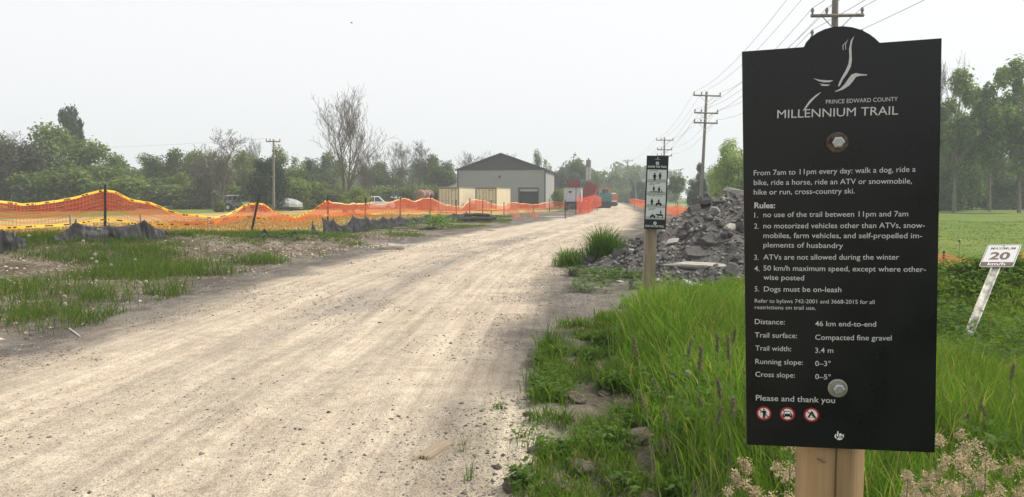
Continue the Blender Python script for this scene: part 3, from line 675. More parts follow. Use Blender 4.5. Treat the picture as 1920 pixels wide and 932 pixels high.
def site_trailer():
    Y = 77; p = at(1073.5, 380, Y); z = hz(p[0], Y); root = thing('site_trailer', 'white box trailer on dark legs beside the orange netting', 'trailer', (p[0], Y, z), R_(-8))
    MB().box((0, 1.4, 1.72), (1.78, 2.8, 1.36)).build('body', mat('trailer_white', (.42, .45, .48), .5), root, bevel=.03)
    MB().box((0, 1.4, 2.44), (1.86, 2.9, .06)).build('roof', M['steel'], root)
    MB().box((-.25, -.01, 2.05), (.28, .05, .18)).build('vent', M['black'], root)
    MB().box((.3, -.012, 1.6), (.7, .04, 1.0)).build('door', mat('trailer_door', (.46, .48, .51), .5), root)
    c = MB(); c.box((0, 1.4, .95), (1.7, 2.7, .14))
    for sx in (-.7, .7):
        for yy in (.3, 2.5): c.box((sx, yy, .46), (.1, .1, .92))
    c.build('chassis', M['black'], root)
    for sx in (-.82, .82): wheel(root, sx, 1.4, .36, .2)
site_trailer()
def rolloff(px, Y, w, d, h, rz, z, tilt, label, px_bot):
    p = at(px, px_bot, Y); root = thing('dump_box', label, 'dump box', (p[0], Y, p[2]), rz, 'red steel boxes by the machines'); root.rotation_euler = (0, tilt, rz)
    m = mat('faded_red_steel', (.24, .05, .045), .6, var=.2); b = MB()
    b.box((0, 0, .05), (w, d, .1))
    for s in (-1, 1): b.box((s * (w / 2 - .04), 0, h / 2), (.08, d, h)); b.box((0, s * (d / 2 - .04), h / 2), (w - .16, .08, h))
    b.build('body', m, root)
    r = MB()
    for k in range(5): 
        for s in (-1, 1): r.box((-w / 2 + .2 + k * (w - .4) / 4, s * (d / 2 + .05), h / 2), (.12, .1, h - .02))
    for s in (-1, 1): r.box((0, s * (d / 2 + .03), h), (w + .12, .12, .12))
    r.build('rib', m, root)
rolloff(1076, 92, 1.5, 2.0, .95, R_(-4), 0, 0, 'faded red steel box showing above the white site trailer', 354)
rolloff(1098, 90, 1.5, 2.2, 2.0, R_(-12), 0, R_(26), 'tilted faded red steel box beside the teal excavator', 374)
MB_ = MB
def stand(x, y, z, h, label):          # timber cribbing below the boxes
    root = thing('crib_stack', label, 'timber stack', (x, y, z)); 
    for k in range(int(h / .25)): MB().box((0, 0, .125 + k * .25), (1.5 if k % 2 else 1.7, 1.6 if k % 2 else 1.4, .24)).build('timber', M['bark'], root)
p = at(1076, 354, 92); stand(p[0], 92, hz(p[0], 92), p[2] - hz(p[0], 92), 'dark timber cribbing under the red steel box')
p = at(1094, 374, 90); stand(p[0], 90, hz(p[0], 90), p[2] - hz(p[0], 90), 'dark timber cribbing under the tilted red box')
def excavator(px, pyb, Y, rz, col, label, boom, name='excavator', cat='excavator'):
    p = at(px, pyb, Y); root = thing(name, label, cat, (p[0], Y, hz(p[0], Y)), rz); m = mat(col[0], col[1], .45, var=.1)
    for s in (-1, 1):
        t = MB(); t.prism([(-1.6, .15), (-1.4, .0), (1.4, .0), (1.6, .15), (1.7, .4), (1.4, .72), (-1.4, .72), (-1.7, .4)], s * .85 - .25, s * .85 + .25)
        t.build('track', M['tyre'], root, bevel=.03)
    MB().box((-.3, 0, 1.35), (2.8, 2.2, .9)).box((-1.2, 0, 1.9), (1.0, 2.0, .3)).build('body', m, root, bevel=.06)
    MB().box((0, 0, .8), (1.2, 1.2, .3)).build('turntable', M['black'], root)
    c = MB(); c.prism([(-.3, 1.8), (1.1, 1.8), (1.0, 2.6), (.7, 2.95), (-.3, 2.95)], -1.1, -.1); cb = c.build('cab', m, root, bevel=.05)
    MB().box((.35, -1.11, 2.35), (1.0, .03, .8)).box((.35, -.09, 2.35), (1.0, .03, .8)).build('window', M['glass'], cb)
    b = MB(); pts = [Vector((q[0], .35, q[1])) for q in boom]
    for i in range(len(pts) - 1):
        d = pts[i + 1] - pts[i]; mid = (pts[i] + pts[i + 1]) / 2
        b.box(mid, (d.length + .15, .34, .42 - .06 * i), (0, -math.atan2(d.z, d.x), 0))
    bm_ = b.build('boom', m, root, bevel=.03)
    MB().cyl(pts[0] + Vector((.3, 0, -.3)), pts[1] + Vector((-.2, 0, -.25)), .07, 8).build('hydraulic_ram', M['steel'], bm_)
    e = pts[-1]; k = MB(); k.prism([(e.x - .5, e.z + .1), (e.x + .3, e.z + .2), (e.x + .45, e.z - .5), (e.x - .1, e.z - .75), (e.x - .55, e.z - .35)], -.15, .85); k.build('bucket', M['black'], root)
excavator(1120, 383, 102, R_(195), ('teal_paint', (.035, .14, .15)), 'teal excavator with its boom raised over the red boxes', [(1.0, 1.7), (2.1, 3.6), (3.3, 3.3), (3.7, 1.4)])
excavator(1139, 378, 122, R_(172), ('orange_paint', (.42, .14, .03)), 'orange loader machine partly hidden behind the white pickup', [(1.0, 1.7), (2.0, 2.3), (2.9, 1.6), (3.1, .9)], 'loader', 'loader')
def drill():
    Y = 97; p = at(1103, 372, Y); z = hz(p[0], Y); top = at(1103, 300, Y)[2] - z; root = thing('drill_mast', 'tall pale drill mast with a dark head above the red boxes', 'drill mast', (p[0], Y, z), .3)
    m = M['steel']; b = MB()
    for sx in (-1, 1):
        for sy in (-1, 1): b.cyl((sx * .22, sy * .22, 0), (sx * .2, sy * .2, top - .9), .06, 6)
    for k in range(int(top / .7)):
        a, c = k * .7, min(k * .7 + .7, top - .9)
        for s in (-1, 1): b.cyl((-.21, s * .21, a), (.21, s * .21, c), .035, 5); b.cyl((s * .21, -.21, a), (s * .21, .21, c), .035, 5)
    b.build('mast', m, root); MB().box((0, 0, .15), (1.6, 1.6, .3)).build('base', M['black'], root)
    MB().box((0, 0, top - .45), (.5, .5, .9)).cyl((0, 0, top), (0, 0, top + .25), .1, 8).build('drill_head', M['pole'], root, bevel=.04)
    MB().box((0, -.1, 3.4), (.42, .4, .7)).build('rotary_motor', M['bark'], root)
drill()
def tank():
    Y = 84; p = at(785, 366, Y); z = hz(p[0], Y); c = p[2] - z; root = thing('tank', 'rust-brown horizontal cylinder tank on a dark stand behind the netting fence', 'tank', (p[0], Y, z), R_(-25))
    b = MB(); rr = .62; prof = [(-.02, .1), (0, .42), (.08, .56), (.2, rr), (2.3, rr), (2.42, .56), (2.5, .42), (2.52, .1)]
    b.tube([(0, y, c) for y, r in prof], [r for y, r in prof], 24); b.build('shell', mat('rusty_grey', (.19, .12, .09), .7, var=.45, scale=1.6), root, smooth=False)
    MB().cyl((0, .7, c), (0, .8, c), rr + .025, 24).cyl((0, 1.8, c), (0, 1.9, c), rr + .025, 24).build('band', RUST, root)
    s = MB()
    for yy in (.6, 1.9): s.box((0, yy, c / 2 - .22), (1.0, .22, c - .42)); s.box((0, yy, .06), (1.5, .4, .12))
    s.build('stand', M['black'], root); MB().cyl((0, 1.2, c + rr - .02), (0, 1.2, c + rr + .16), .16, 12).build('hatch', RUST, root)
tank()
def tractor():
    Y = 80; p = at(441, 394, Y); z = hz(p[0], Y) ; s = 1.62 / (at(441, 366, Y)[2] - z); k = 1 / s * 1.62
    root = thing('utility_tractor', 'old grey tractor with a boxy cab parked before the dark cedar', 'tractor', (p[0], Y, z), R_(-10)); g = mat('faded_grey_paint', (.20, .21, .23), .6)
    H = at(441, 366, Y)[2] - z; W = 26 / 1400 * Y
    MB().box((-W * .25, 0, H * .42), (W * .46, 1.2, H * .46)).box((W * .22, 0, H * .36), (W * .5, .8, H * .28)).build('body', g, root, bevel=.05)
    cb = MB()
    for sx in (-1, 1):
        for sy in (-1, 1): cb.box((-W * .18 + sx * W * .18, sy * .5, H * .8), (.08, .08, H * .34))
    cb.box((-W * .18, 0, H * .66), (W * .44, 1.15, .12)); c_ = cb.build('cab', g, root)
    MB().box((-W * .18, 0, H * .81), (W * .3, .9, H * .22)).build('window', M['glass'], c_)
    MB().box((-W * .18, 0, H * .985), (W * .52, 1.3, .09)).build('roof', M['letterw'], c_)
    for sy in (-1, 1):
        for xx, r in ((-W * .28, .42), (W * .36, .28)):
            wv = MB().cyl((xx, sy * .62 - .12, r), (xx, sy * .62 + .12, r), r, 16).build('wheel', M['tyre'], root, bevel=.03); MB().cyl((xx, sy * .62 - .13, r), (xx, sy * .62 + .13, r), r * .5, 10).build('rim', M['steel'], wv)
    MB().cyl((W * .2, .2, H * .5), (W * .2, .2, H * .72), .04, 8).build('exhaust', M['black'], root)
tractor()
def boat():                             # pale tarpaulined hull right of the small pole
    Y = 82; p = at(541, 391, Y); z = hz(p[0], Y); root = thing('covered_boat', 'pale tarpaulin-covered boat shape right of the single-arm pole', 'boat', (p[0], Y, z), R_(20))
    b = MB(); secs = [(-1.3, .15, .5), (-.9, .6, 1.0), (0, .8, 1.15), (.9, .7, .95), (1.5, .1, .6)]; vs = []
    for x, w_, h_ in secs: vs += [(x, -w_, .45), (x, -w_ * .9, h_ * .75), (x, 0, h_ + .25), (x, w_ * .9, h_ * .75), (x, w_, .45), (x, 0, .2)]
    b.add(vs, [(i * 6 + k, i * 6 + (k + 1) % 6, i * 6 + 6 + (k + 1) % 6, i * 6 + 6 + k) for i in range(4) for k in range(6)] + [tuple(range(6))[::-1], tuple(range(24, 30))])
    b.build('tarpaulin', mat('grey_tarp', (.30, .31, .31), .6, var=.3, scale=2, bump=.5, bscale=4), root)
    t = MB(); t.box((0, 0, .2), (2.2, .2, .12)); t.box((.2, 0, .3), (.12, 1.2, .1)); t.build('trailer_frame', M['black'], root)
    for sy in (-1, 1): MB().cyl((.2, sy * .62 - .08, .26), (.2, sy * .62 + .08, .26), .26, 14).build('wheel', M['tyre'], root)
boat()

# ------------------------------------------------------------------ utility poles and lines
def pole(px_top, py_top, px_base, Y, arms, label, r=.14, name='utility_pole', group='utility poles along the right of the road', aw=2.3, rz=0.0):
    zt = at(px_top, py_top, Y); xb = at(px_base, 392, Y)[0]; zb = hz(xb, Y) - .3
    root = thing(name, label, 'utility pole', (xb, Y, zb), 0, group); lean = Vector((zt[0] - xb, 0, zt[2] - zb)); Lh = lean.length; ax = lean.normalized()
    sh = MB().tube([ax * (Lh * k / 6) for k in range(7)], [r * (1 - .06 * k) for k in range(7)], 12).build('pole_shaft', M['pole'], root, smooth=True)
    out = []; sd_ = Vector((math.cos(rz), math.sin(rz), 0)); sd_ = (sd_ - ax * sd_.dot(ax)).normalized(); fw = sd_.cross(ax)
    for dz, w_ in arms:
        c = ax * (Lh - dz) - fw * 0 + Vector((0, -r - .04, 0))
        a = MB(); u0, u1 = c - sd_ * w_ / 2, c + sd_ * w_ / 2
        a.tube([u0, u1], [.065, .065], 4); ar = a.build('crossarm', M['pole'], root)
        bq = MB()
        for s in (-1, 1): bq.cyl(c + sd_ * s * w_ * .3, c - ax * .6 + Vector((0, .04, 0)), .02, 5)
        bq.build('brace', M['steel'], ar)
        for f in (-.47, -.2, .47):
            q = c + sd_ * w_ * f + ax * .05
            MB().tube([q, q + ax * .1, q + ax * .13, q + ax * .24], [.03, .05, .07, .04], 8).build('insulator', M['insul'], ar)
            out.append(Vector((xb, Y, zb)) + q + ax * .24)
    return out, Vector((xb, Y, zb)) + ax * Lh
A3 = [(.35, 2.3), (1.78, 2.0), (2.6, 2.0)]
P1, tp1 = pole(1567, -58, 1560, 29, A3, 'nearest utility pole, rising above the arched top of the big sign', r=.17)
P2, tp2 = pole(1325, 172, 1313, 63, A3, 'utility pole leaning beside the rubble pile, with three crossarms', r=.16)
P3, tp3 = pole(1246, 258, 1243, 99, [(.35, 2.3), (1.6, 2.0), (2.4, 2.0)], 'utility pole whose crossarms stand just above the small trail sign', r=.15)
P4, tp4 = pole(1177, 299, 1179, 165, [(.35, 2.3), (2.2, 2.3)], 'thin straight utility pole far down the road', r=.16)
P5, tp5 = pole(1188, 312, 1194, 150, [(.4, 2.4)], 'far utility pole leaning left beside the straight thin one', r=.15)
PL, tpl = pole(513, 261, 513, 78, [(.25, 1.5)], 'grey single-arm utility pole standing before the dark cedar', r=.15, group=None)
def span(mb, a, b, sag, r=.009):
    a, b = Vector(a), Vector(b); n = 18
    mb.tube([a.lerp(b, k / n) - Vector((0, 0, sag * 4 * (k / n) * (1 - k / n))) for k in range(n + 1)], r, 5)
P0 = [Vector((p.x * .30 + 5.2 + (p.x - P1[1].x) * .7, -7.0, p.z + .2)) for p in P1]
nm9 = ['left end of the top crossarms', 'inner left of the top crossarms', 'right end of the top crossarms', 'left end of the middle crossarms', 'inner left of the middle crossarms',
       'right end of the middle crossarms', 'left end of the lowest crossarms', 'inner left of the lowest crossarms', 'right end of the lowest crossarms']
for k in range(9):
    if k == 7: continue
    mb = MB(); chain = [P0[k], P1[k], P2[k], P3[k]] + ([P4[min(k, 5)]] if k < 6 else [])
    for i in range(len(chain) - 1): span(mb, chain[i], chain[i + 1], (.5, .75, .8, 1.0)[min(i, 3)])
    tag(mb.build('overhead_wire', M['wire']), 'overhead wire strung along the ' + nm9[k] + ' of the roadside poles', 'overhead wire', 'wires between the roadside poles')
mb = MB(); span(mb, PL[0], (-72, 92, 7.2), .4, .008); tag(mb.build('overhead_wire', M['wire']), 'thin wire running left from the single-arm pole over the left wood', 'overhead wire')

# ------------------------------------------------------------------ small bird overhead
def bird():
    p = at(659, 43, 70); root = thing('bird', 'small dark bird gliding high in the empty sky', 'bird', tuple(p), .5); root.scale = (.6, .6, .6)
    MB().tube([(-.22, 0, 0), (-.1, 0, .01), (.05, 0, .02), (.16, 0, .03), (.24, 0, .02)], [.01, .05, .06, .04, .006], 8).build('body', M['dkpost'], root, smooth=True)
    for s in (-1, 1):
        MB().add([(.06, s * .03, .04), (-.08, s * .03, .03), (-.06, s * .2, .1), (.05, s * .22, .11), (-.1, s * .46, .05), (.06, s * .04, .025), (-.06, s * .2, .085)], [(0, 1, 2, 3), (3, 2, 4), (5, 3, 4, 6), (1, 5, 6, 2)]).build('wing', M['dkpost'], root)
bird()

# ------------------------------------------------------------------ orange netting fence
def netmat(name, col, dens, cell=.05, trans=.5):
    m = bpy.data.materials.new(name); m.use_nodes = True; n = m.node_tree; n.nodes.clear()
    uv = n.nodes.new('ShaderNodeUVMap'); uv.uv_map = 'uv'; sp = n.nodes.new('ShaderNodeSeparateXYZ'); n.links.new(uv.outputs[0], sp.inputs[0])
    def strand(o, c, d):
        a = n.nodes.new('ShaderNodeMath'); a.operation = 'DIVIDE'; a.inputs[1].default_value = c; n.links.new(o, a.inputs[0])
        b = n.nodes.new('ShaderNodeMath'); b.operation = 'FRACT'; n.links.new(a.outputs[0], b.inputs[0])
        c_ = n.nodes.new('ShaderNodeMath'); c_.operation = 'LESS_THAN'; c_.inputs[1].default_value = d; n.links.new(b.outputs[0], c_.inputs[0]); return c_.outputs[0]
    mx = n.nodes.new('ShaderNodeMath'); mx.operation = 'MAXIMUM'
    n.links.new(strand(sp.outputs[0], cell, dens), mx.inputs[0]); n.links.new(strand(sp.outputs[1], cell * 1.3, dens), mx.inputs[1])
    d = n.nodes.new('ShaderNodeBsdfDiffuse'); t = n.nodes.new('ShaderNodeBsdfTranslucent'); d.inputs[0].default_value = (*col, 1); t.inputs[0].default_value = (*[min(1, c * 1.1) for c in col], 1)
    x = n.nodes.new('ShaderNodeMixShader'); x.inputs[0].default_value = trans; n.links.new(d.outputs[0], x.inputs[1]); n.links.new(t.outputs[0], x.inputs[2])
    tr = n.nodes.new('ShaderNodeBsdfTransparent'); y = n.nodes.new('ShaderNodeMixShader'); n.links.new(mx.outputs[0], y.inputs[0])
    n.links.new(tr.outputs[0], y.inputs[1]); n.links.new(x.outputs[0], y.inputs[2]); o = n.nodes.new('ShaderNodeOutputMaterial'); n.links.new(y.outputs[0], o.inputs[0]); return m
NET = netmat('orange_netting', (.80, .20, .05), .13, .085); NETD = netmat('doubled_red_netting', (.70, .13, .07), .20, .045)
NETB = netmat('bright_orange_netting', (.82, .18, .09), .24, .045)
def tapemat():
    m = mat('caution_tape', (.78, .50, .04), .45, var=.04); n = m.node_tree; b = n.nodes['Principled BSDF']; base = b.inputs['Base Color'].links[0].from_socket
    uv = n.nodes.new('ShaderNodeUVMap'); uv.uv_map = 'uv'; br = n.nodes.new('ShaderNodeTexNoise'); br.inputs['Scale'].default_value = 1; mp = n.nodes.new('ShaderNodeMapping'); mp.inputs['Scale'].default_value = (5, .001, 1)
    n.links.new(uv.outputs[0], mp.inputs[0]); n.links.new(mp.outputs[0], br.inputs['Vector'])
    sp = n.nodes.new('ShaderNodeSeparateXYZ'); n.links.new(uv.outputs[0], sp.inputs[0])
    lt = n.nodes.new('ShaderNodeMath'); lt.operation = 'COMPARE'; lt.inputs[1].default_value = .5; lt.inputs[2].default_value = .26; n.links.new(sp.outputs[1], lt.inputs[0])
    fr = n.nodes.new('ShaderNodeMath'); fr.operation = 'FRACT'; sc = n.nodes.new('ShaderNodeMath'); sc.operation = 'MULTIPLY'; sc.inputs[1].default_value = 2.2; n.links.new(sp.outputs[0], sc.inputs[0]); n.links.new(sc.outputs[0], fr.inputs[0])
    l2 = n.nodes.new('ShaderNodeMath'); l2.operation = 'LESS_THAN'; l2.inputs[1].default_value = .52; n.links.new(fr.outputs[0], l2.inputs[0])
    g = n.nodes.new('ShaderNodeMath'); g.operation = 'GREATER_THAN'; g.inputs[1].default_value = .47; n.links.new(br.outputs[0], g.inputs[0])
    k = n.nodes.new('ShaderNodeMath'); k.operation = 'MULTIPLY'; n.links.new(lt.outputs[0], k.inputs[0]); n.links.new(l2.outputs[0], k.inputs[1])
    k2 = n.nodes.new('ShaderNodeMath'); k2.operation = 'MULTIPLY'; n.links.new(k.outputs[0], k2.inputs[0]); n.links.new(g.outputs[0], k2.inputs[1])
    mx = n.nodes.new('ShaderNodeMix'); mx.data_type = 'RGBA'; n.links.new(k2.outputs[0], mx.inputs[0]); n.links.new(base, mx.inputs[6]); mx.inputs[7].default_value = (.05, .035, .01, 1); n.links.new(mx.outputs[2], b.inputs['Base Color']); return m
TAPE = tapemat()
def catmull(vals, t):
    i = int(np.clip(math.floor(t), 0, len(vals) - 2)); f = t - i
    p0, p1, p2, p3 = vals[max(i - 1, 0)], vals[i], vals[i + 1], vals[min(i + 2, len(vals) - 1)]
    return .5 * ((2 * p1) + (p2 - p0) * f + (2 * p0 - 5 * p1 + 4 * p2 - p3) * f * f + (3 * p1 - p0 - 3 * p2 + p3) * f ** 3)
def drape(ctrl, nsub=10, lin=False):
    tops = [at(c[0], c[1], c[3]) for c in ctrl]; bots = [at(c[0], c[2], c[3]) for c in ctrl]; T_, B_ = [], []
    n = (len(ctrl) - 1) * nsub
    for i in range(n + 1):
        t = i / nsub; T_.append(catmull(tops, t)); B_.append(catmull(bots, t))
    return np.array(T_), np.array(B_)
def sheet(name, Tp, Bt, mat_, parent, rows=8, amp=.05, seed=1, v0=0.0, v1=1.0, off=0.0, sc=1.0):
    n = len(Tp); u = np.concatenate([[0], np.cumsum(np.linalg.norm(np.diff(Tp[:, :2], axis=0), axis=1))]); vs, uv = [], []
    dirs = np.gradient(Tp[:, :2], axis=0); nr = np.stack([dirs[:, 1], -dirs[:, 0]], 1); nr /= np.linalg.norm(nr, axis=1)[:, None] + 1e-9
    for j in range(rows + 1):
        f = v0 + (v1 - v0) * j / rows; P = Tp + (Bt - Tp) * f
        wv = (vn(u, np.full(n, f * 1.2), .55, seed) - .5) * 2 * amp + (vn(u, np.full(n, f * .5), .17, seed + 5) - .5) * amp
        P = P.copy(); P[:, :2] += nr * (wv * (.4 + f) + off)[:, None]
        vs.append(P); uv.append(np.stack([u, f * np.linalg.norm(Tp - Bt, axis=1)], 1))
    vs = np.concatenate(vs); uv = np.concatenate(uv); idx = np.arange((rows + 1) * n).reshape(rows + 1, n)
    q = np.stack([idx[:-1, :-1], idx[1:, :-1], idx[1:, 1:], idx[:-1, 1:]], -1).reshape(-1, 4)
    return np_obj(name, vs, q, mat_, None, uv, parent, smooth=True)
def ribbon(name, pts, hgt, mat_, parent, off=-.02, seed=3, twist=.5):
    pts = np.array(pts); n = len(pts); u = np.concatenate([[0], np.cumsum(np.linalg.norm(np.diff(pts, axis=0), axis=1))])
    d = np.gradient(pts[:, :2], axis=0); nr = np.stack([d[:, 1], -d[:, 0], 0 * d[:, 0]], 1); nr /= np.linalg.norm(nr, axis=1)[:, None] + 1e-9
    tw = (vn(u, u * 0, .9, seed) - .5) * twist * 2
    up = np.array([0, 0, 1.])[None] * np.cos(tw)[:, None] + nr * np.sin(tw)[:, None]
    a, b = pts + nr * -off + up * hgt / 2, pts + nr * -off - up * hgt / 2
    idx = np.arange(2 * n).reshape(2, n); q = np.stack([idx[0, :-1], idx[1, :-1], idx[1, 1:], idx[0, 1:]], -1)
    o = np_obj(name, np.concatenate([a, b]), q, mat_, None, np.concatenate([np.stack([u, u * 0], 1), np.stack([u, u * 0 + 1], 1)]), parent, smooth=True)
    return o
fence = thing('netting_fence', 'long sagging orange netting fence with yellow caution tape, left of the road', 'netting fence', (-8, 30, 0)); FO = np.array([-8, 30, 0.])
FC = [(-90, 378, 440, 17), (-40, 384, 441, 18.3), (0, 381, 442, 19), (60, 384, 442, 19.7), (120, 376, 443, 20.3), (196, 361, 441, 21), (250, 374, 441, 21.7), (300, 391, 441, 22.5),
      (350, 404, 440, 23.3), (395, 412, 440, 24), (430, 402, 441, 24.5), (460, 386, 441, 25), (480, 382, 440, 25.3), (503, 391, 437, 26), (530, 404, 432, 27.5), (560, 408, 428, 29),
      (590, 393, 422, 31), (615, 378, 417, 33), (650, 385, 414, 35.5), (686, 381, 412, 38), (715, 384, 411, 40.5), (751, 374, 408, 43), (778, 377, 407, 45.5), (808, 373, 405, 48), (830, 383, 406, 50.5),
      (856, 387, 404, 53), (868, 388, 403, 54.5), (881, 377, 402, 56), (905, 377, 401, 59), (921, 382, 401, 62), (945, 386, 401, 65), (958, 380, 399, 66.5), (1000, 384, 395, 73), (1030, 379, 393, 77), (1058, 380, 392, 80)]
Tp, Bt = drape(FC, 12); _n = len(Tp); Tp[:, 2] += (vn(Tp[:, 0] * 1.0, Tp[:, 1], .7, 301) - .5) * .10 + (vn(Tp[:, 0], Tp[:, 1], .25, 302) - .5) * .05
sheet('netting', Tp - FO, Bt - FO, NET, fence, 10, .05, 11)
na = 9 * 12
sheet('netting', Tp[:na + 1] - FO, Bt[:na + 1] - FO, NETD, fence, 5, .04, 12, .02, .44, .05).update_tag()
sheet('netting', Tp[na:16 * 12 + 1] - FO, Bt[na:16 * 12 + 1] - FO, NETB, fence, 5, .05, 14, .0, .42, .05)
sheet('netting', Tp[16 * 12:30 * 12 + 1] - FO, Bt[16 * 12:30 * 12 + 1] - FO, NETB, fence, 6, .06, 13, .0, .72, .05)
sheet('netting', Tp[30 * 12:] - FO, Bt[30 * 12:] - FO, NETB, fence, 6, .08, 15, .0, .8, .05)
ribbon('caution_tape', Tp[:17 * 12] - FO + [0, 0, .02], .075, TAPE, fence, .03, 3)
WT = mat('faded_tape', (.72, .58, .30), .5)
ribbon('top_cord', Tp[17 * 12:] - FO + [0, 0, .02], .06, WT, fence, .03, 4)
mid = [(-40, 430, 18.2), (0, 428, 18.9), (60, 425, 19.6), (130, 421, 20.3), (196, 412, 20.9), (230, 414, 21.3), (262, 420, 21.8), (330, 421, 23), (395, 419, 24), (430, 409, 24.5), (470, 407, 25.1), (500, 411, 26), (560, 413, 29), (600, 405, 31.7), (650, 402, 35.5), (690, 402, 38.2), (751, 397, 43), (790, 395, 46.5), (820, 399, 49.5), (860, 398, 53.5), (905, 392, 59), (940, 394, 64.5)]
mp_ = [at(*m_) for m_ in mid]; mpd = [catmull(mp_, i / 10) for i in range((len(mp_) - 1) * 10 + 1)]
ribbon('caution_tape', np.array(mpd) - FO, .075, TAPE, fence, .05, 6)
for px, pt, Y, pb in [(198, 346, 21, 198), (487, 364, 25.2, 470), (615, 367, 33, 615), (686, 371, 38, 684), (751, 370, 43, 750), (808, 365, 48, 805), (855, 374, 53, 856), (881, 372, 56, 881), (905, 374, 59, 905), (921, 375, 62, 921), (945, 379, 65, 945), (1000, 376, 73, 1000), (1030, 372, 77, 1030)]:
    t0 = at(px, pt, Y); xb = at(pb, 440, Y)[0]; zb = hz(xb, Y) - .1; dd = Vector((t0[0] - xb, 0, t0[2] - zb)); m = MB()
    mid_ = Vector((xb, Y - .03, zb)); pts = [mid_ - Vector(FO), mid_ + dd - Vector(FO)]
    for off in ((0, 0), (.022, 0), (-.022, 0)): m.tube([p + Vector((off[0], off[1] - (.018 if off == (0, 0) else 0), 0)) for p in pts], .016, 4)
    m.build('post', M['dkpost'], fence)
for px, pt, Y in [(140, 405, 20), (395, 413, 23.6), (270, 405, 21)]:
    t0 = at(px, pt, Y); MB().box(Vector((t0[0], Y - .2, (t0[2] + hz(t0[0], Y)) / 2)) - Vector(FO), (.035, .035, t0[2] - hz(t0[0], Y) + .1)).build('stake', mat('pale_stake', (.32, .28, .22), .9), fence)
# loose netting ends that slant down to the track
def flap(quad, name, lab):
    q = [Vector(at(*p)) for p in quad]; o = thing(name, lab, 'netting flap', tuple(q[3])); n = 10; T2 = np.array([q[0].lerp(q[1], i / n) for i in range(n + 1)]); B2 = np.array([q[3].lerp(q[2], i / n) for i in range(n + 1)])
    sheet('netting', T2 - np.array(q[3]), B2 - np.array(q[3]), NETB, o, 6, .07, 31); ribbon('edge_cord', T2 - np.array(q[3]), .09, WT, o, .03, 9)
flap([(960, 383, 63), (981, 411, 54), (974, 412, 54), (948, 398, 62)], 'netting_flap', 'slack orange netting end slanting to the ground, left of two')
flap([(990, 385, 66), (1014, 410, 55), (1004, 411, 55), (985, 397, 65)], 'netting_flap', 'slack orange netting end slanting to the ground, right of two')
# the upright bright panel with posts, by the site trailer
g2 = thing('netting_fence', 'short bright orange netting fence with tall dark posts by the white site trailer', 'netting fence', (6, 66, 0)); O2 = np.array([6, 66, 0.])
T3, B3 = drape([(1081, 369, 402, 66), (1092, 371, 401, 68), (1104, 368, 399, 70), (1112, 366, 393, 76), (1120, 367, 389, 80), (1127, 370, 386, 84)], 6); sheet('netting', T3 - O2, B3 - O2, NETB, g2, 8, .05, 41); sheet('netting', T3 - O2, B3 - O2, NETD, g2, 8, .05, 42, off=.07)
for px, pt, pb, Y in [(1060, 374, 410, 53.5), (1080, 352, 402, 66), (1088, 362, 400, 69), (1104, 366, 398, 71), (1120, 364, 388, 81)]:
    t0 = at(px, pt, Y); zb = hz(t0[0], Y) - .05; MB().cyl(Vector((t0[0], Y, zb)) - Vector(O2), Vector((t0[0], Y, t0[2])) - Vector(O2), .035, 6).build('post', M['dkpost'], g2)
g3 = thing('netting_fence', 'crumpled orange netting fence on the far right side of the road', 'netting fence', (16, 80, 0)); O3 = np.array([16, 80, 0.])
T4, B4 = drape([(1182, 374, 382, 110), (1190, 373, 386, 98), (1198, 375, 388, 92), (1208, 376, 391, 84), (1222, 380, 394, 74), (1240, 379, 398, 64), (1256, 388, 402, 56), (1270, 386, 406, 49), (1284, 390, 408, 45), (1300, 391, 412, 42), (1330, 396, 418, 38)], 8)
sheet('netting', T4 - O3, B4 - O3, NETB, g3, 8, .14, 43); sheet('netting', T4 - O3, B4 - O3, NETB, g3, 8, .14, 47, v0=0, v1=.7, off=.12); ribbon('top_cord', T4 - O3 + [0, 0, .02], .06, WT, g3, .03, 4)
for px, pt, Y in [(1190, 370, 98), (1208, 371, 84), (1224, 374, 74), (1271, 378, 49), (1286, 386, 45)]:
    t0 = at(px, pt, Y); MB().cyl(Vector((t0[0], Y, hz(t0[0], Y) - .05)) - Vector(O3), Vector(t0) - Vector(O3), .025, 6).build('post', M['dkpost'], g3)
g4 = thing('netting_fence', 'low orange netting scrap behind the leaning speed sign', 'netting fence', (9, 15, 0)); O4 = np.array([9, 15, 0.])
T5, B5 = drape([(1640, 474, 500, 17.5), (1720, 478, 500, 17), (1768, 476, 498, 16.5), (1800, 482, 505, 16), (1850, 488, 510, 15.5), (1905, 477, 520, 15), (1960, 474, 525, 14.5)], 8); sheet('netting', T5 - O4, B5 - O4, NETB, g4, 6, .1, 45)
for px, Y in [(1770, 16.5), (1908, 15)]:
    t0 = at(px, 470, Y); MB().cyl(Vector((t0[0], Y, hz(t0[0], Y) - .05)) - Vector(O4), Vector(t0) - Vector(O4), .02, 6).build('post', M['dkpost'], g4)

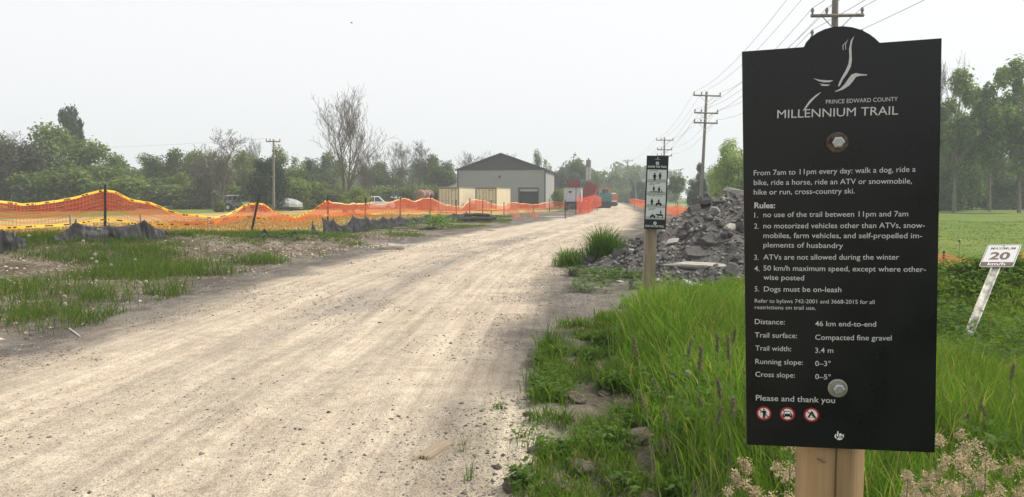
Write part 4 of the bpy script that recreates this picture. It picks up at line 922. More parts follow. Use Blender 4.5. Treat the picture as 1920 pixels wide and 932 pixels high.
# ------------------------------------------------------------------ black silt fence
SILT = bpy.data.materials.new('silt_cloth'); SILT.use_nodes = True; n = SILT.node_tree; b = n.nodes['Principled BSDF']
tc = n.nodes.new('ShaderNodeTexCoord'); nz = n.nodes.new('ShaderNodeTexNoise'); nz.inputs['Scale'].default_value = 3; nz.inputs['Detail'].default_value = 5; mp = n.nodes.new('ShaderNodeMapping'); mp.inputs['Scale'].default_value = (4, 4, .5)
n.links.new(tc.outputs['Object'], mp.inputs[0]); n.links.new(mp.outputs[0], nz.inputs['Vector']); rp = n.nodes.new('ShaderNodeValToRGB')
rp.color_ramp.elements[0].position = .5; rp.color_ramp.elements[0].color = (.010, .010, .011, 1); rp.color_ramp.elements[1].position = .72; rp.color_ramp.elements[1].color = (.07, .07, .073, 1)
n.links.new(nz.outputs[0], rp.inputs[0]); n.links.new(rp.outputs[0], b.inputs['Base Color']); b.inputs['Roughness'].default_value = .6; b.inputs['Specular IOR Level'].default_value = .3
def silt(ctrl, label, seed, nsub=14):
    P0_ = at(*ctrl[0]); o = thing('silt_fence', label, 'silt fence', (P0_[0], P0_[1], hz(P0_[0], P0_[1])), 0, 'black silt fence lengths along the verge'); O = np.array(o.location)
    tops = [at(*c) for c in ctrl]; n_ = (len(ctrl) - 1) * nsub; Tt = []
    for i in range(n_ + 1):                    # straight between stakes with a hanging sag
        k = min(int(i / nsub), len(ctrl) - 2); f = i / nsub - k; p = tops[k] + (tops[k + 1] - tops[k]) * f; Tt.append(p - np.array([0, 0, -.02 + .11 * 4 * f * (1 - f) * min(1, np.linalg.norm(tops[k + 1] - tops[k]))]))
    Tt = np.array(Tt); d = np.gradient(Tt[:, :2], axis=0); nr = np.stack([d[:, 1], -d[:, 0]], 1); nr /= np.linalg.norm(nr, axis=1)[:, None] + 1e-9
    if nr[:, 1].mean() > 0: nr = -nr
    u = np.concatenate([[0], np.cumsum(np.linalg.norm(np.diff(Tt[:, :2], axis=0), axis=1))]); rows = 9; vs = []
    pk = np.array([abs((i / nsub) - round(i / nsub)) * 2 for i in range(n_ + 1)])
    base = Tt.copy(); base[:, :2] += nr * (.05 + .11 * pk)[:, None]; base[:, 2] = hterr(base[:, 0], base[:, 1]) - .06
    Tt[:, 2] = np.maximum(Tt[:, 2], hterr(Tt[:, 0], Tt[:, 1]) + .01)
    for j in range(rows + 1):
        f = j / rows; Pp = Tt + (base - Tt) * f
        fold = (np.abs(vn(u, u * 0 + f * .25, .2, seed) - .5) * 2 - .4) * .07 * min(1, f * 1.6) + (vn(u, u * 0 + f * 2, .45, seed + 3) - .5) * .07 * math.sin(math.pi * f)
        Pp = Pp.copy(); Pp[:, :2] += nr * fold[:, None]; vs.append(Pp - O)
    nn = n_ + 1; idx = np.arange((rows + 1) * nn).reshape(rows + 1, nn); q = np.stack([idx[:-1, :-1], idx[1:, :-1], idx[1:, 1:], idx[:-1, 1:]], -1).reshape(-1, 4)
    c = np_obj('cloth', np.concatenate(vs), q, SILT, parent=o, smooth=True); sm = c.modifiers.new('thickness', 'SOLIDIFY'); sm.thickness = .004
    for k in range(0, len(ctrl)):
        t = tops[k]; zg = hz(t[0], t[1])
        if t[2] - zg > .25 and k % 2 == 1: MB().box(Vector((t[0], t[1] + .03, (t[2] + .05 + zg) / 2)) - Vector(O), (.034, .034, t[2] - zg + .1)).build('stake', M['bark'], o)
silt([(-60, 424, 16.6), (-20, 428, 17), (4, 431, 17.3), (25, 439, 17.6), (48, 448, 17.9)], 'black silt fence end running out at the left picture edge', 1)
silt([(98, 444, 18.5), (141, 417, 19), (205, 423, 19.6), (240, 423, 20), (271, 413, 20.3), (310, 433, 20.8), (344, 452, 21.2)], 'black silt fence tent with two peaks below the leftmost dark post', 2)
silt([(466, 452, 22.8), (496, 430, 23.3), (522, 450, 23.6), (553, 432, 24.1), (562, 448, 24.3)], 'collapsed grey-black silt fence piece with two small peaks under the tilted post', 3)
silt([(578, 446, 25.2), (586, 418, 25.7), (604, 444, 26.2)], 'narrow black silt fence scrap standing alone right of the collapsed piece', 4)
silt([(603, 406, 28.5), (625, 412, 29.5), (642, 424, 30.2), (661, 405, 31.2), (688, 407, 33.5), (699, 411, 34.2), (718, 406, 36), (735, 408, 37.4), (748, 405, 38.6), (775, 408, 41), (800, 402, 44), (822, 405, 46.5), (850, 400, 50), (875, 398, 53), (893, 403, 55.5), (908, 411, 57.5)], 'longest black silt fence with many sagging bays, reaching towards the containers', 5)

# ------------------------------------------------------------------ signs
def text_mesh(body, size=1.0, bold=0.0):
    cu = bpy.data.curves.new('t', 'FONT'); cu.body = body; cu.size = size; cu.resolution_u = 3; cu.offset = bold
    o = bpy.data.objects.new('t', cu); COL.objects.link(o); bpy.context.view_layer.update()
    me = bpy.data.meshes.new_from_object(o.evaluated_get(bpy.context.evaluated_depsgraph_get())); bpy.data.objects.remove(o)
    v = [tuple(x.co) for x in me.vertices]; f = [tuple(p.vertices) for p in me.polygons]; bpy.data.meshes.remove(me); return v, f
_v, _f = text_mesh('H'); CAPH = max(p[1] for p in _v)
class Plate:
    """a sign plate in its own plane: x to the right, z up, front face at -y; L(px,py) is where a photo pixel falls on it."""
    def __init__(s, c, yaw, tilt, roll):
        s.c = np.array(c, float); s.M = (Matrix.Rotation(yaw, 3, 'Z') @ Matrix.Rotation(tilt, 3, 'X') @ Matrix.Rotation(roll, 3, 'Y')); s.Mn = np.array(s.M)
    def L(s, px, py):
        d = ray(px, py); n_ = s.Mn[:, 1]; t = ((s.c - EYE) @ n_) / (d @ n_); q = s.Mn.T @ (EYE + d * t - s.c); return q[0], q[2]
def flat(mb, poly, y): mb.add([(p[0], y, p[1]) for p in poly], [tuple(range(len(poly)))])
def put_text(mb, body, a, b, cap, y, bold=0.0):
    """baseline from a to b (plate coordinates), capital height cap"""
    v, f = text_mesh(body, 1.0, bold); x0, x1 = min(p[0] for p in v), max(p[0] for p in v)
    L_ = math.hypot(b[0] - a[0], b[1] - a[1]); ux, uz = (b[0] - a[0]) / L_, (b[1] - a[1]) / L_; sx, sz = L_ / (x1 - x0), cap / CAPH
    mb.add([(a[0] + ux * (p[0] - x0) * sx - uz * p[1] * sz, y, a[1] + uz * (p[0] - x0) * sx + ux * p[1] * sz) for p in v], f)
def disc(mb, c, r, y, n=28, r2=None):
    P_ = [(c[0] + r * math.cos(6.28319 * k / n), c[1] + r * math.sin(6.28319 * k / n)) for k in range(n)]
    if r2 is None: flat(mb, P_, y)
    else:
        Q = [(c[0] + r2 * math.cos(6.28319 * k / n), c[1] + r2 * math.sin(6.28319 * k / n)) for k in range(n)]
        mb.add([(p[0], y, p[1]) for p in P_ + Q], [(k, (k + 1) % n, n + (k + 1) % n, n + k) for k in range(n)])
def hexbolt(root_part, loc, r, h, m): pass

def big_sign():
    pl = Plate((0.5523, 1.2599, 1.5057), R_(-12.78), R_(2.12), R_(-1.88)); L = pl.L
    zb = hz(.56, 1.33); root = thing('trail_sign', 'large black trail rules sign with arched top on a round wooden post, nearest the camera', 'sign', (0.563, 1.335, zb)); root_l = Vector(root.location)
    X = Matrix.Translation(Vector(pl.c) - root_l) @ pl.M.to_4x4()
    def fin(mb, nm, m, par=None, **k):
        o = mb.build(nm, m, None, **k); o.parent = par or root
        if par is None: o.matrix_local = X
        return o
    out = [L(1391, 97), L(1400, 833), L(1752, 848), L(1765, 72)] + [L(*p) for p in [(1649, 80.5), (1640, 72), (1630, 64.5), (1615, 56.5), (1598, 51.5), (1581, 49.5), (1563, 50.5), (1546, 55), (1531, 62), (1519, 71), (1511, 80), (1507, 88.5)]]
    plate = fin(MB().prism(out, -.0018, .0018), 'plate', M['signblack'])
    Y1 = -.0024
    t = MB(); put_text(t, 'PRINCE EDWARD COUNTY', L(1548, 195), L(1682.5, 189.5), .0066, Y1); put_text(t, 'MILLENNIUM TRAIL', L(1457, 222), L(1683, 215), .0136, Y1)
    fin(t, 'title_lettering', M['letter'], plate)
    c = 1180; k = 2.913
    birds = [[(1228, 197), (1208, 222), (1198, 270), (1200, 310), (1195, 350), (1180, 385), (1160, 420), (1145, 450), (1138, 474), (1148, 470), (1165, 435), (1190, 400), (1208, 365), (1214, 330), (1212, 290), (1211, 255), (1217, 222)],
             [(1196, 212), (1177, 240), (1179, 273), (1182, 272), (1181, 242)], [(1185, 224), (1163, 250), (1165, 276), (1168, 275), (1167, 252)],
             [(1118, 502), (1150, 485), (1175, 460), (1195, 430), (1212, 408), (1235, 400), (1262, 405), (1296, 408), (1296, 413), (1258, 415), (1236, 421), (1222, 442), (1200, 468), (1165, 490), (1132, 501)],
             [(1002, 428), (1040, 437), (1080, 440), (1113, 439), (1095, 450), (1060, 451), (1030, 443)], [(1033, 456), (1058, 461), (1097, 463), (1082, 470), (1055, 470), (1042, 466), (1050, 463)],
             [(1047, 502), (1017, 520), (985, 547), (962, 580), (945, 608), (960, 598), (985, 565), (1013, 535), (1035, 516)]]
    e = MB()
    for bpoly in birds: flat(e, [L(c + x / k, y / k) for x, y in bpoly], Y1)
    fin(e, 'bird_emblem', M['letter'], plate)
    B = [("From 7am to 11pm every day: walk a dog, ride a", 1413, 329, 1716, 322), ("bike, ride a horse, ride an ATV or snowmobile,", 1413, 347, 1709, 344), ("hike or run, cross-country ski.", 1413, 365, 1602, 362.5),
         ("1.", 1414, 408, 1421, 408), ("no use of the trail between 11pm and 7am", 1431, 407, 1702, 405.5), ("2.", 1414, 428.5, 1422, 428.5), ("no motorized vehicles other than ATVs, snow-", 1431, 428, 1733, 427),
         ("mobiles, farm vehicles, and self-propelled im-", 1431, 446, 1728, 446.5), ("plements of husbandry", 1431, 463.5, 1580, 465), ("3.", 1414, 487, 1422, 487), ("ATVs are not allowed during the winter", 1431, 486.5, 1685, 486.5),
         ("4.", 1414, 508, 1424, 508), ("50 km/h maximum speed, except where other-", 1431, 507, 1735, 509.5), ("wise posted", 1431, 524, 1507, 525.5), ("5.", 1415, 546, 1423, 546), ("Dogs must be on-leash", 1432, 546, 1577, 547.5)]
    t = MB()
    for s, a, b_, c_, d in B: put_text(t, s, L(a, b_), L(c_, d), .0088, Y1, .002)
    fin(t, 'rules_lettering', M['letter'], plate)
    t = MB(); put_text(t, 'Rules:', L(1414, 390), L(1453, 390), .0092, Y1, .025); fin(t, 'heading_lettering', M['letter'], plate)
    t = MB(); put_text(t, "Refer to bylaws 742-2001 and 3668-2015 for all", L(1415, 567), L(1639, 569.5), .0066, Y1, 0); put_text(t, "restrictions on trail use.", L(1415, 579), L(1529, 580.5), .0066, Y1, 0); fin(t, 'bylaw_lettering', M['letter'], plate)
    t = MB()
    for s, a, b_, c_, d in [("Distance:", 1415, 607, 1471, 608), ("46 km end-to-end", 1528, 611, 1642, 612), ("Trail surface:", 1415, 632, 1494, 633.5), ("Compacted fine gravel", 1528, 636.5, 1671, 638), ("Trail width:", 1416, 656.5, 1483, 658), ("3.4 m", 1528, 661, 1562, 661),
                            ("Running slope:", 1416, 681.5, 1505, 683.5), ("0–3°", 1528, 685.5, 1557, 686), ("Cross slope:", 1416, 705.5, 1490, 707.5), ("0–5°", 1528, 710, 1557, 711)]: put_text(t, s, L(a, b_), L(c_, d), .0088, Y1, .002)
    put_text(t, "Please and thank you", L(1417, 750), L(1565, 755), .0098, Y1, .002); fin(t, 'facts_lettering', M['letter'], plate)
    # three prohibition roundels
    for i, ctr in enumerate([(1432, 774), (1476, 775.5), (1521, 777)]):
        q = L(*ctr); R0 = .0126; w_ = MB(); disc(w_, q, R0 * .93, Y1); wo_ = fin(w_, 'prohibition_symbol', M['letterw'], plate)
        r_ = MB(); disc(r_, q, R0, Y1 - .0003, r2=R0 * .76); a = math.radians(-42); dx, dz = math.cos(a), math.sin(a); hw = R0 * .075
        flat(r_, [(q[0] - dx * R0 * .8 - dz * hw, q[1] - dz * R0 * .8 + dx * hw), (q[0] + dx * R0 * .8 - dz * hw, q[1] + dz * R0 * .8 + dx * hw), (q[0] + dx * R0 * .8 + dz * hw, q[1] + dz * R0 * .8 - dx * hw), (q[0] - dx * R0 * .8 + dz * hw, q[1] - dz * R0 * .8 - dx * hw)], Y1 - .0003)
        ro = r_.build('red_ring', M['red'], wo_)
        g = MB(); S_ = R0
        def pg(pts): flat(g, [(q[0] + x * S_, q[1] + z * S_) for x, z in pts], Y1 - .0006)
        if i == 0:
            disc(g, (q[0], q[1] + .56 * S_), .12 * S_, Y1 - .0006, 14)
            pg([(-.16, .4), (.2, .4), (.3, .28), (.33, -.1), (.23, -.1), (.2, .2), (.18, -.72), (.04, -.72), (.02, -.15), (-.02, -.72), (-.16, -.72), (-.14, .12), (-.5, .1), (-.5, .2), (-.2, .24)])
            pg([(-.56, .0), (-.46, .02), (-.5, -.1)]); pg([(-.54, -.14), (-.44, -.18), (-.5, -.3)])
        elif i == 1:
            pg([(-.38, .42), (.38, .42), (.56, .06), (.66, -.06), (.66, -.36), (.56, -.36), (.56, -.5), (.34, -.5), (.34, -.36), (-.34, -.36), (-.34, -.5), (-.56, -.5), (-.56, -.36), (-.66, -.36), (-.66, -.06), (-.56, .06)])
            h = MB()
            for pts in ([(-.32, .34), (.32, .34), (.44, .07), (-.44, .07)], [(-.5, -.04), (-.36, -.04), (-.36, -.16), (-.5, -.16)], [(.5, -.04), (.36, -.04), (.36, -.16), (.5, -.16)]): flat(h, [(q[0] + x * S_, q[1] + z * S_) for x, z in pts], Y1 - .0009)
            h.build('cut_out', M['letterw'], wo_)
        else:
            pg([(-.03, .55), (.09, .55), (.62, -.42), (.36, -.42), (.03, .2), (-.3, -.42), (-.56, -.42), (-.03, .5)]); pg([(-.3, -.38), (.36, -.38), (.36, -.42), (-.3, -.42)])
        g.build('pictogram', M['ink'], wo_)
    # small county emblem: cupped leaf strokes
    q = L(1573, 816); s = .0085; e = MB()
    for pts in ([(-.9, -.2), (-.75, .3), (-.5, .35), (-.62, -.1), (-.5, -.6), (-.75, -.55)], [(-.4, .35), (-.35, .95), (-.15, .9), (-.12, .3), (-.3, -.35), (-.4, -.1)], [(-.02, .35), (.25, .55), (.55, .25), (.75, .1), (.5, .05), (.2, -.1), (-.02, -.12)],
                [(.8, .3), (.95, .35), (.8, -.05), (.95, -.3), (.7, -.3), (.55, -.15)], [(-.5, -.65), (-.1, -.48), (.4, -.55), (.7, -.45), (.5, -.8), (0, -.95), (-.35, -.85)], [(-.2, -.2), (.3, -.22), (.6, -.3), (.3, -.4), (-.15, -.36)]):
        flat(e, [(q[0] + x * s, q[1] + z * s) for x, z in pts], Y1)
    fin(e, 'county_emblem', M['letterw'], plate)
    # washers and hexagon bolts
    rw = mat('rusty_washer', (.10, .075, .062), .55, .3, var=.7, scale=120); zw = mat('zinc_washer', (.30, .30, .25), .45, .5, var=.15, scale=200); bs = mat('zinc_bolt', (.42, .44, .44), .35, .7, var=.1, scale=200)
    for px, py, pr, wm in ((1569, 267.5, 20.5, rw), (1570, 727, 19, zw)):
        q = L(px, py); r0 = pr * .00084; wq = fin(MB().tube([(q[0], -.002, q[1]), (q[0], -.0042, q[1]), (q[0], -.0052, q[1])], [r0, r0, r0 * .88], 36), 'washer', wm)
        MB().tube([(q[0] + .001, -.005, q[1]), (q[0] + .001, -.011, q[1]), (q[0] + .001, -.0125, q[1])], [r0 * .58, r0 * .58, r0 * .42], 6).build('bolt_head', bs, wq)
    # round post with one drying crack
    pm = mat('treated_pine', (.30, .205, .105), .75, var=.3, scale=7, stretch=(5, 5, .35), bump=.15, bscale=60)
    n = 200; mb = MB(); zs = [0 - .2, .1, .4, .7, 1.0, 1.15, 1.2, 1.25, 1.3, 1.5, 1.78 - zb]; rg = np.random.default_rng(4); vs = []
    for zi, z in enumerate(zs):
        ca = -math.pi / 2 - .20 + (rg.random() - .5) * .05
        for kk in range(n):
            a_ = ca + 2 * math.pi * kk / n; rr = .0575 + .0006 * math.sin(3 * a_ + z * 3)
            if kk == 0: rr *= .8
            vs.append((rr * math.cos(a_), rr * math.sin(a_), z))
    m_ = len(zs); mb.add(vs, [(i * n + kk, i * n + (kk + 1) % n, (i + 1) * n + (kk + 1) % n, (i + 1) * n + kk) for i in range(m_ - 1) for kk in range(n)] + [tuple((m_ - 1) * n + kk for kk in range(n))])
    po = mb.build('post', pm, root, smooth=True); po.location = (.017, 0, 0)
    MB().box((-.035, -.0482, .985 - zb + .15), (.014, .002, .003), (0, .3, -.55)).build('knot_mark', M['bark'], po)
    MB().cyl((0, .04, 1.69), (0, .066, 1.69), .012, 6).build('bolt_end', bs, po)
big_sign()

def share_sign():
    pl = Plate((1.652, 8.576, 1.641), R_(-9), R_(0), R_(1.6)); L = pl.L
    zb = hz(1.66, 8.66) - .05; root = thing('trail_sign', 'narrow black and white pictogram sign on a square wooden post, in the tall grass', 'sign', (1.62, 8.65, zb)); X = Matrix.Translation(Vector(pl.c) - Vector(root.location)) @ pl.M.to_4x4()
    def fin(mb, nm, m, par=None):
        o = mb.build(nm, m); o.parent = par or root
        if par is None: o.matrix_local = X
        return o
    H, W = .42, .123; P_ = fin(MB().prism([(-W, -H), (W, -H), (W, H), (-W, H)], -.003, .003), 'plate', mat('sign_navy_black', (.017, .018, .022), .45, var=.1)); Y1 = -.0045
    t = MB(); put_text(t, 'SHARE THE TRAIL', (-.105, .285), (.108, .285), .021, Y1, .03); put_text(t, 'STAY ON THE TRAIL', (-.108, -.395), (.104, -.395), .021, Y1, .03); fin(t, 'lettering', M['letter'], P_)
    e = MB(); disc(e, (0, .335), .019, Y1, 20); disc(e, (0, -.35), .019, Y1, 20); flat(e, [(-.03, .378), (.03, .378), (.03, .381), (-.03, .381)], Y1); flat(e, [(.002, .385), (.008, .41), (.004, .41), (-.006, .385)], Y1); fin(e, 'round_emblem', M['letter'], P_)
    m2 = MB(); flat(m2, [(-.009, .33), (.009, .347), (.012, .342), (-.004, .325)], Y1 - .001); flat(m2, [(-.009, -.352), (.009, -.34), (.009, -.345), (-.009, -.358)], Y1 - .001); fin(m2, 'emblem_stroke', M['ink'], P_)
    caps = ['Give warning', 'Leash or control\nyour pet', 'Stay right, pass left', 'Common sense\nto horses']; ph = .138; z1 = .262
    def person(mb, x, z, s, y):
        disc(mb, (x, z + .88 * s), .11 * s, y, 12)
        flat(mb, [(x + a * s, z + b * s) for a, b in [(-.16, .75), (.16, .75), (.24, .4), (.17, .4), (.13, .6), (.14, 0), (.03, 0), (0, .35), (-.03, 0), (-.14, 0), (-.13, .6), (-.17, .4), (-.24, .4)]], y)
    for i in range(4):
        zt = z1 - i * (ph + .005); pn = MB(); flat(pn, [(-.108, zt - ph), (.108, zt - ph), (.108, zt), (-.108, zt)], Y1); pn_ = fin(pn, 'panel', M['panel'], P_)
        gr = MB(); flat(gr, [(-.104, zt - ph + .004), (.104, zt - ph + .004), (.104, zt - ph + .03), (-.104, zt - ph + .03)], Y1 - .0006); gr.build('ground_band', mat('panel_grey_green', (.33, .38, .35), .6, var=.05), pn_)
        g = MB()
        for j, ln in enumerate(caps[i].split('\n')): put_text(g, ln, (-.085, zt - .016 - j * .016), (-.085 + .0075 * len(ln), zt - .016 - j * .016), .0095, Y1 - .001, .03)
        b0 = zt - ph + .014; y = Y1 - .0012
        def quad_(x, s):      # small four-wheeled rider
            disc(g, (x - .022 * s, b0 + .01), .011 * s, y, 12); disc(g, (x + .022 * s, b0 + .01), .011 * s, y, 12); flat(g, [(x - .03 * s, b0 + .014), (x + .03 * s, b0 + .014), (x + .022 * s, b0 + .034), (x - .022 * s, b0 + .034)], y)
        def beast(x, s, z=0):
            flat(g, [(x + a * s, b0 + z + b * s) for a, b in [(-.5, .45), (-.62, .6), (-.75, .45), (-.7, .4), (-.5, .7), (-.35, .62), (.3, .62), (.55, .45), (.4, .5), (.42, 0), (.34, 0), (.28, .35), (-.25, .35), (-.3, 0), (-.38, 0), (-.4, .4)]], y)
        if i == 0: person(g, -.025, b0, .088, y); person(g, .035, b0 + .014, .078, y)
        elif i == 1: person(g, -.03, b0 + .018, .062, y); person(g, .03, b0 + .004, .07, y); beast(0, .035); person(g, .062, b0, .035, y); beast(-.05, .03)
        elif i == 2: person(g, -.045, b0 + .006, .075, y); quad_(.032, 1.1); person(g, .032, b0 + .022, .055, y)
        else: quad_(-.03, 1.0); person(g, -.03, b0 + .02, .035, y); beast(.055, .075); person(g, .06, b0 + .045, .045, y)
        g.build('pictogram', M['ink'], pn_)
    pw = mat('weathered_square_timber', (.26, .215, .155), .85, var=.25, scale=6, stretch=(6, 6, .4), bump=.25, bscale=30)
    ln_ = math.tan(R_(1.8)); h = 1.98 - zb; vs = []
    for z in (0, h): vs += [(s1 * .064 + (z + zb - 1.64) * ln_ + .03 - .016, s2 * .064 + .07, z) for s1, s2 in ((-1, -1), (1, -1), (1, 1), (-1, 1))]
    MB().add(vs, [(0, 1, 2, 3), (4, 5, 6, 7), (0, 1, 5, 4), (1, 2, 6, 5), (2, 3, 7, 6), (3, 0, 4, 7)]).build('post', pw, root, bevel=.005)
    bo = MB()
    for z in (.18, -.18): bo.tube([(0, -.006, z * 0 + (.3 if z > 0 else -.3)), (0, -.012, z * 0 + (.3 if z > 0 else -.3))], .006, 6)
share_sign()

def speed_sign():
    u = Vector((.586, .539, .606)).normalized(); h = Vector((.642, -.764, .059)); h = (h - u * h.dot(u)).normalized(); nrm = h.cross(u)
    c = at(1875.5, 479.5, 9.5); pl = Plate(c, 0, 0, 0); pl.M = Matrix((h, -nrm, u)).transposed(); pl.Mn = np.array(pl.M); W, H = .19, .22; PL_ = 1.52
    base = c - np.array(u) * (H + PL_)
    root = thing('speed_sign', 'white maximum 20 speed sign tipping over on a pale channel post in the grass', 'sign', tuple(base)); X = Matrix.Translation(Vector(c) - Vector(base)) @ pl.M.to_4x4()
    def fin(mb, nm, m, par=None, **kw):
        o = mb.build(nm, m, **kw); o.parent = par or root
        if par is None: o.matrix_local = X
        return o
    def rr(w, h, r, n=5):
        o = []
        for sx, sz, a0 in ((1, 1, 0), (-1, 1, 90), (-1, -1, 180), (1, -1, 270)):
            for j in range(n + 1): a = R_(a0 + 90 * j / n); o.append((sx * (w - r) + r * math.cos(a), sz * (h - r) + r * math.sin(a)))
        return o
    P_ = fin(MB().prism(rr(W, H, .028), -.003, .003), 'plate', mat('sign_white_reflective', (.70, .70, .69), .4, var=.04)); Y1 = -.0045; br = mat('sign_brown_print', (.17, .12, .09), .6, var=.2)
    e = MB(); o1, o2 = rr(W - .008, H - .008, .022), rr(W - .014, H - .014, .018); n = len(o1); e.add([(p[0], Y1, p[1]) for p in o1 + o2], [(j, (j + 1) % n, n + (j + 1) % n, n + j) for j in range(n)]); fin(e, 'border', br, P_)
    t = MB(); put_text(t, 'MAXIMUM', (-.135, .118), (.140, .118), .048, Y1, .005); put_text(t, '20', (-.115, -.075), (.110, -.075), .135, Y1, .03)
    flat(t, [(-W + .014, -H + .014), (W - .014, -H + .014), (W - .014, -.128), (-W + .014, -.128)], Y1); fin(t, 'lettering', br, P_)
    t = MB(); put_text(t, 'km/h', (-.10, -.192), (.095, -.192), .050, Y1 - .001, .02); fin(t, 'unit_lettering', M['letterw'], P_)
    MB().tube([(.0, -.003, .19), (0, -.008, .19)], .008, 8).build('bolt', M['bark'], P_)
    pm = mat('chipped_white_post', (.56, .54, .48), .7, var=.5, scale=14); m = MB(); zl = -H - PL_; zt = H - .02; w_ = .042
    for x0, x1, y0, y1 in ((-w_, w_, .030, .034), (-w_, -w_ + .004, .006, .030), (w_ - .004, w_, .006, .030), (-w_ - .012, -w_, .004, .008), (w_, w_ + .012, .004, .008)):
        m.box(((x0 + x1) / 2, (y0 + y1) / 2, (zl + zt) / 2), (x1 - x0, y1 - y0, zt - zl))
    fin(m, 'post', pm)
speed_sign()

# ------------------------------------------------------------------ rubble pile of broken asphalt
n_ = 110; px_, py_ = np.meshgrid(np.linspace(.2, 10.4, n_), np.linspace(11.8, 21.5, n_)); ph_ = pile_h(px_, py_)
rough = (fbm(px_, py_, .5, 71, 3) - .5) * .34 + (fbm(px_, py_, .16, 72, 2) - .5) * .12
pz = hterr(px_, py_) - .12 + np.where(ph_ > 0, ph_ + .1 + rough * np.clip(ph_ * 3, 0, 1), 0)
hc = mixc(L3((.065, .062, .06)), L3((.15, .142, .132)), sst(.3, .7, fbm(px_, py_, .35, 73, 3)))
ii = np.arange(n_ * n_).reshape(n_, n_); qd = np.stack([ii[:-1, :-1], ii[:-1, 1:], ii[1:, 1:], ii[1:, :-1]], -1).reshape(-1, 4)
keep = (ph_[:-1, :-1].ravel() > 0) | (ph_[1:, 1:].ravel() > 0); used, inv = np.unique(qd[keep], return_inverse=True)
heap = np_obj('rubble_heap', np.stack([px_, py_, pz], -1).reshape(-1, 3)[used], inv.reshape(-1, 4), gm, hc.reshape(-1, 3)[used], np.stack([px_, py_], -1).reshape(-1, 2)[used], smooth=False)
tag(heap, 'heap of crushed dark asphalt rubble behind the small trail sign', 'rubble heap', kind='stuff')
def pile_z(x, y):
    x = np.asarray(x, float); y = np.asarray(y, float); h = pile_h(x, y)
    return hterr(x, y) - .12 + np.where(h > 0, h + .1 + ((fbm(x, y, .5, 71, 3) - .5) * .34 + (fbm(x, y, .16, 72, 2) - .5) * .12) * np.clip(h * 3, 0, 1), .12)
AS = mat('broken_asphalt', (.105, .10, .096), .95, var=.35, scale=9, bump=.9, bscale=45); CO = mat('broken_concrete', (.34, .32, .28), .9, var=.2, scale=7, bump=.5, bscale=40)
def slab_mesh(seed, th, m):
    r = np.random.default_rng(seed); k = r.integers(5, 8); an = np.sort(r.uniform(0, 6.283, k)); an = np.arange(k) / k * 6.283 + r.uniform(-.35, .35, k); rd = r.uniform(.35, .6, k) * np.where(np.abs(np.cos(an)) > .6, 1.15, .85)
    vs = []
    for lv, zz in enumerate((-th, -th * .1, th)):
        sc_ = (.82, 1.05, .92)[lv]
        vs += [(math.cos(a) * q * sc_ * r.uniform(.88, 1.1), math.sin(a) * q * sc_ * r.uniform(.88, 1.1), zz * r.uniform(.75, 1.2)) for a, q in zip(an, rd)]
    b = MB(); b.add(vs, [tuple(range(k))[::-1], tuple(range(2 * k, 3 * k))] + [(l * k + i, l * k + (i + 1) % k, (l + 1) * k + (i + 1) % k, (l + 1) * k + i) for l in range(2) for i in range(k)])
    return mesh_of(b.build('chunk', m))
SL = [slab_mesh(s, t, AS) for s, t in ((1, .10), (2, .16), (3, .24), (4, .3), (5, .2), (6, .13), (7, .36), (8, .09))]; SC_ = [slab_mesh(s + 40, t, CO) for s, t in ((1, .09), (2, .14), (3, .2))]
r = np.random.default_rng(5)
def chunk(me, x, y, z, s, rot, label, group='loose chunks of broken asphalt in the rubble pile', name='asphalt_chunk', cat='asphalt chunk'):
    o = bpy.data.objects.new(name, me); COL.objects.link(o); o.location = (x, y, z); o.scale = s if hasattr(s, '__len__') else (s, s, s); o.rotation_euler = rot; return tag(o, label, cat, group)
cnt = 0
while cnt < 270:
    x, y = r.uniform(.9, 9), r.uniform(12.2, 18.2); h = float(pile_h(x, y))
    front = 1.0 if y < 16.6 else .3
    if h <= -.0 or (h < .02 and r.random() < .4) or r.random() > front: continue
    s = float(np.clip(r.lognormal(-1.85, .45), .08, .36)); z = float(pile_z(x, y)); up = np.array([x - 5.3, y - 16.4])
    me = SL[r.integers(len(SL))] if r.random() > .10 else SC_[r.integers(3)]
    chunk(me, x, y, z + s * .05, (s, s * r.uniform(.7, 1), s), (r.normal(0, .45) + (.3 if y < 16 else 0), r.normal(0, .45) - .12 * np.sign(x - 5.3), r.uniform(0, 6.28)), 'broken grey asphalt chunk lying among many others in the rubble pile'); cnt += 1
cnt = 0
while cnt < 26:                            # scattered at the toe
    x, y = r.uniform(1.6, 3.4), r.uniform(11.8, 14.5)
    if pile_h(x, y) > 0: continue
    s = float(r.uniform(.06, .22)); chunk(SL[r.integers(8)] if r.random() > .2 else SC_[r.integers(3)], x, y, hz(x, y) + s * .08, (s, s * .85, s), (r.normal(0, .3), r.normal(0, .3), r.uniform(0, 6.28)), 'small grey fragment strewn over the gravel at the foot of the rubble pile', 'loose fragments at the foot of the rubble pile', 'rubble_fragment', 'rubble fragment'); cnt += 1
def pile_at(px, py):
    d = ray(px, py); t = 8
    while t < 24:
        p = EYE + d * t
        if p[2] <= float(pile_z(p[0], p[1])): return p
        t += .03
    p = EYE + d * (16.2 / d[1]); p[2] = float(pile_z(p[0], p[1])); return p
